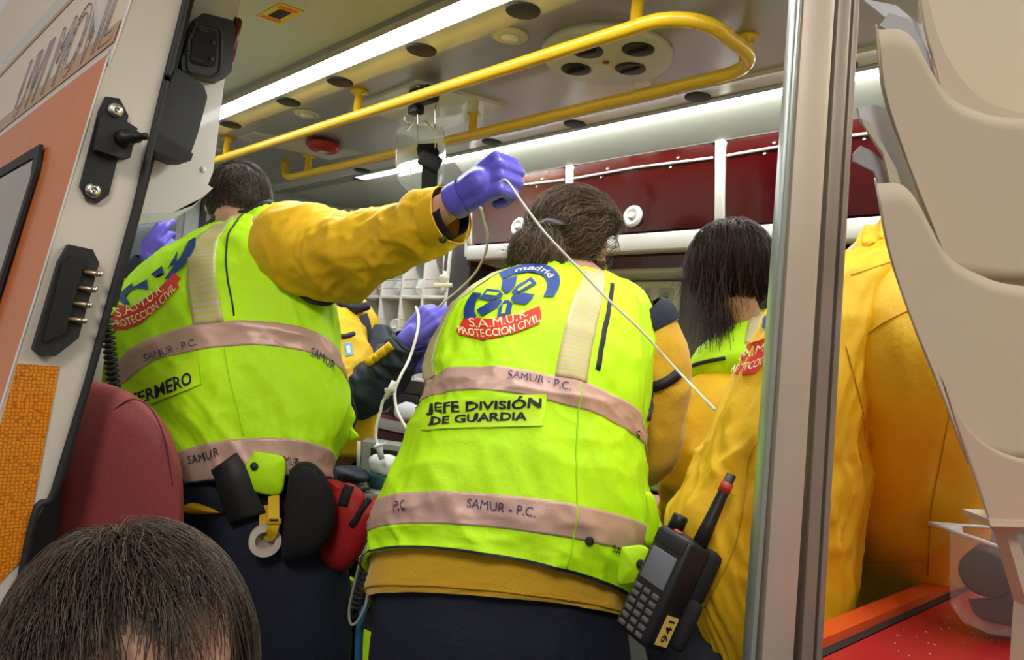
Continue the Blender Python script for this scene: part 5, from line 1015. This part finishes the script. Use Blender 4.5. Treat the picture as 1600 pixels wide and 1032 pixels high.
path_line('navy_stripe', [(524, 524), (538, 526), (552, 522)], sb5, m_navy2, s5, .010)
poly('arm_badge', [(536, 537), (549, 536), (552, 556), (540, 558)], sb5, mat('badge_blue', (.18, .42, .60)), s5, .004); poly('arm_badge', [(540, 542), (546, 541), (548, 553), (543, 554)], sb5, m_paper, s5, .006)
sleeve('far_sleeve', [(at(585, 520, 2.66), .06), (at(600, 590, 2.58), .07), (W5b - RIGHT * .01, .045)], m_navy2, p5, .005, 84, 40)
hair('hair', p5, hd, ax5, (.088, .108, .100), 2200, lambda d: .06 + 0 * d[:, 0], lambda d: np.stack([d[:, 0], -.6 + 0 * d[:, 0], -.2 + 0 * d[:, 0]], 1), [(.16, .12, .08), (.22, .17, .12), (.10, .075, .05)], lambda d: ~((d[:, 1] > .3) & (d[:, 2] < .45)) & (d[:, 2] > -.6), .010, 7, .0011, .2, 85)

# ---- 6: colleague at the far left, gloved hand raised
p6 = person(at(230, 700, 2.75), 'person mostly hidden at the rear, violet glove and navy cuff raised above the vest')
W6 = at(232, 412, 2.62); K6 = at(252, 372, 2.60); hd = at(140, 430, 2.85)
J = dict(head=hd, neck=at(150, 490, 2.85), chest=at(170, 560, 2.82), pelvis=at(200, 800, 2.85), shl=at(130, 520, 2.9), ell=at(120, 640, 2.9), wrl=at(200, 640, 2.95), shr=at(195, 505, 2.78), elr=at(205, 480, 2.62), wrr=W6)
J['handr'] = [cap(W6, .02, W6 + NORM(W6, K6) * .04, .014)]; legs_joints(J, RIGHT); bo, ax6 = make_body(p6, J, _n(RIGHT * .8 + FWD * .5), UPV); trousers(p6, J, RIGHT, RIGHT)
blob('glove', hand(W6, K6 - W6, _n(-FWD + RIGHT * .2), 1, [(.4, .5, .3), (.5, .6, .4), (.8, .9, .5), (.9, 1., .5)], sc=1.05, r=.011) + [cap(W6 - NORM(W6, K6) * .03, .036, W6, .034)], m_glove, p6, .0042, 3)
sleeve('cuff_sleeve', [(at(208, 470, 2.62), .085), (at(218, 440, 2.62), .078), (at(234, 408, 2.62), .052)], m_navy, p6, .004, 91, 30); sleeve('sleeve', [(J['shr'], .10), (at(196, 490, 2.66), .10), (at(206, 455, 2.63), .084)], m_yel, p6, .005, 92, 40)
L6 = Loft([C5(740, 120, 290, 2.85, .13), C5(620, 110, 280, 2.84, .13), C5(540, 105, 262, 2.83, .13), C5(505, 120, 230, 2.84, .09), C5(488, 135, 190, 2.85, .05)], .005, 93, .9); L6.mesh('jacket', m_yel, p6, 40, 60, thick=.004)
sleeve('sleeve', [(J['shl'], .085), (J['ell'], .075), (J['wrl'], .05)], m_yel, p6, .005, 94, 40)
hair('hair', p6, hd, ax6, (.086, .106, .098), 900, lambda d: .05 + 0 * d[:, 0], lambda d: np.stack([d[:, 0], -.5 + 0 * d[:, 0], -.3 + 0 * d[:, 0]], 1), COLS_BR, lambda d: ~((d[:, 1] > .3) & (d[:, 2] < .45)) & (d[:, 2] > -.6), .008, 7, .0014, .2, 95)

# ---- 7: bystander in front of the door
p7 = empty('person', (*at(205, 1060, .62)[:2], -.70), 'person with short brown hair standing in front of the sliding door', 'person')
hd = at(208, 1070, .60); fw7 = _n(RIGHT * .72 - FWD * .66 - UPV * .10); up7 = UPV
J = dict(head=hd, neck=hd + np.array([0, 0, -.17]) - _n(fw7 * [1, 1, 0]) * .05, chest=hd + np.array([0, 0, -.42]) - _n(fw7 * [1, 1, 0]) * .05, pelvis=hd + np.array([0, 0, -.75]))
rt7 = _n(np.cross(fw7, UP))
for s, k in (('l', -1), ('r', 1)): J['sh' + s] = J['neck'] + rt7 * k * .18 - UP * .06; J['el' + s] = J['sh' + s] + rt7 * k * .05 - UP * .30; J['wr' + s] = J['el' + s] - UP * .24 + _n(fw7 * [1, 1, 0]) * .08
legs_joints(J, rt7, -.70); bo, ax7 = make_body(p7, J, fw7, up7, None, 1.04, vox=.007)
b_ = _n(fw7 * [1, 1, 0]); wr = lambda c, w_, d_: (np.array(c), rt7 * w_, b_ * d_)
L7 = Loft([wr(J['pelvis'] - UP * .02, .20, .15), wr(J['chest'] - UP * .15, .21, .15), wr(J['chest'] + UP * .05, .22, .15), wr(J['neck'] - UP * .09, .21, .12), wr(J['neck'] - UP * .03, .12, .09), wr(J['neck'] + UP * .0, .075, .075)], .005, 96, .85); L7.mesh('jacket', m_navy, p7, 40, 60, thick=.004)
for s in 'lr': sleeve('sleeve', [(J['sh' + s], .07), (J['el' + s], .06), (J['wr' + s], .045)], m_navy, p7, .004, 97, 40)
trousers(p7, J, rt7, fw7, m_navy, -.70)
COLS7 = [(.085, .058, .042), (.060, .040, .030), (.12, .085, .062), (.045, .030, .024), (.15, .115, .088)]
def comb7(d):
    c = d - np.array([[.05, -.25, .97]]); return c / (np.linalg.norm(c, axis=1)[:, None] + .05) + np.array([[.12, .18, 0]])
hair('hair', p7, hd, ax7, (.083, .104, .097), 10500, lambda d: .060 - .034 * (d[:, 1] > .30) + .055 * (d[:, 1] > .30) * (np.sin(d[:, 0] * 15 + 1) > .1), comb7, COLS7, lambda d: ~((d[:, 1] > .36) & (d[:, 2] < .72)) & (d[:, 2] > -.6), .014, 10, .0005, .12, 98, .12, ncl=160)

# ================================================================ tubes and cables
def cable(name, pts, r, m, lab, cat='tube', k=80):
    o = mk(name, tube(spline([at(*q[:2], q[2]) for q in pts], k), r, 8), m); tag(o, lab, cat); return o
cable('infusion_tube', [(780, 285, 1.475), (792, 283, 1.46), (815, 315, 1.40), (850, 362, 1.36), (893, 408, 1.36), (950, 468, 1.36), (1000, 515, 1.36), (1050, 570, 1.36), (1085, 607, 1.30), (1112, 635, 1.10), (1116, 640, 1.07)], .0025, m_tube, 'clear infusion tube running from the raised glove down to the right')
cable('infusion_tube', [(751, 325, 1.50), (756, 345, 1.6), (762, 370, 1.75), (757, 400, 1.95), (740, 430, 2.1), (715, 455, 2.22), (696, 470, 2.29), (686, 480, 2.31)], .0035, m_tube, 'clear infusion tube curving from raised glove to the lower glove')
cable('infusion_tube', [(650, 480, 2.31), (654, 495, 2.26), (652, 520, 2.22), (640, 560, 2.18), (625, 590, 2.12), (617, 612, 2.1), (620, 640, 2.08), (632, 665, 2.04), (645, 690, 2.04), (656, 740, 2.05), (660, 800, 2.06)], .0045, m_tube, 'white infusion tube hanging in front of the navy sleeve')
cable('infusion_tube', [(617, 612, 2.10), (600, 625, 2.12), (594, 645, 2.12), (588, 668, 2.12), (588, 688, 2.12), (596, 706, 2.11)], .0045, m_tube, 'thin infusion branch tube dangling above the worktop edge')
t = empty('tube_connector', at(612, 612, 2.1), 'small clear tube connector clamp in front of navy sleeve', 'clamp')
mk('body', tube([at(603, 622, 2.1), at(616, 596, 2.1)], .008, 10), m_tube, t); mk('wing', box(at(609, 610, 2.095), (.03, .006, .012), [RIGHT, FWD, UPV], .002), m_lgrey, t)
t = empty('tube_clip', at(596, 718, 2.1), 'white roller clip on the tube end above the pile', 'clip'); mk('clip', tube([at(586, 697, 2.1), at(592, 700, 2.1), at(597, 718, 2.1)], [.010, .011, .007], 8), m_paper, t); mk('lever', box(at(594, 696, 2.09), (.035, .006, .008), [_n(RIGHT + UPV * .3), FWD, UPV], .002), m_paper, t)
t = empty('drip_chamber', at(693, 462, 2.35), 'clear drip chamber with valve hanging above the lower glove', 'drip chamber')
mk('chamber', lathe(at(692, 458, 2.35), UP, [(.006, 0), (.012, .01), (.012, .04), (.016, .045), (.016, .055), (.007, .06), (.007, .07)], 16), m_tube, t); mk('valve', box(at(692, 446, 2.345), (.06, .012, .014), [RIGHT, FWD, UPV], .003), mat('valve_cream', (.75, .72, .5), .35), t); mk('supply_line', tube([at(692, 430, 2.35), at(694, 400, 2.36), at(697, 330, 2.47), at(676, 324, 2.515), at(655, 314, 2.505)], .002, 6), m_tube, t)
coil(at(584, 845, 1.50), at(556, 950, 1.58), .013, 13, .0045, 'black coiled cable hanging between red bag and the middle vest')
cable('monitor_cable', [(590, 820, 1.47), (566, 870, 1.49), (556, 905, 1.51), (546, 950, 1.53), (548, 975, 1.53), (558, 972, 1.53), (570, 950, 1.53), (574, 930, 1.54)], .003, m_grey, 'thin grey cable looping below the middle vest edge', 'cable')
cable('blue_hose', [(574, 925, 1.58), (568, 955, 1.57), (562, 985, 1.57), (560, 1040, 1.58), (560, 1120, 1.6)], .009, mat('blue_hose', (.03, .13, .24), .4), 'blue hose hanging beside the navy trousers', 'hose')
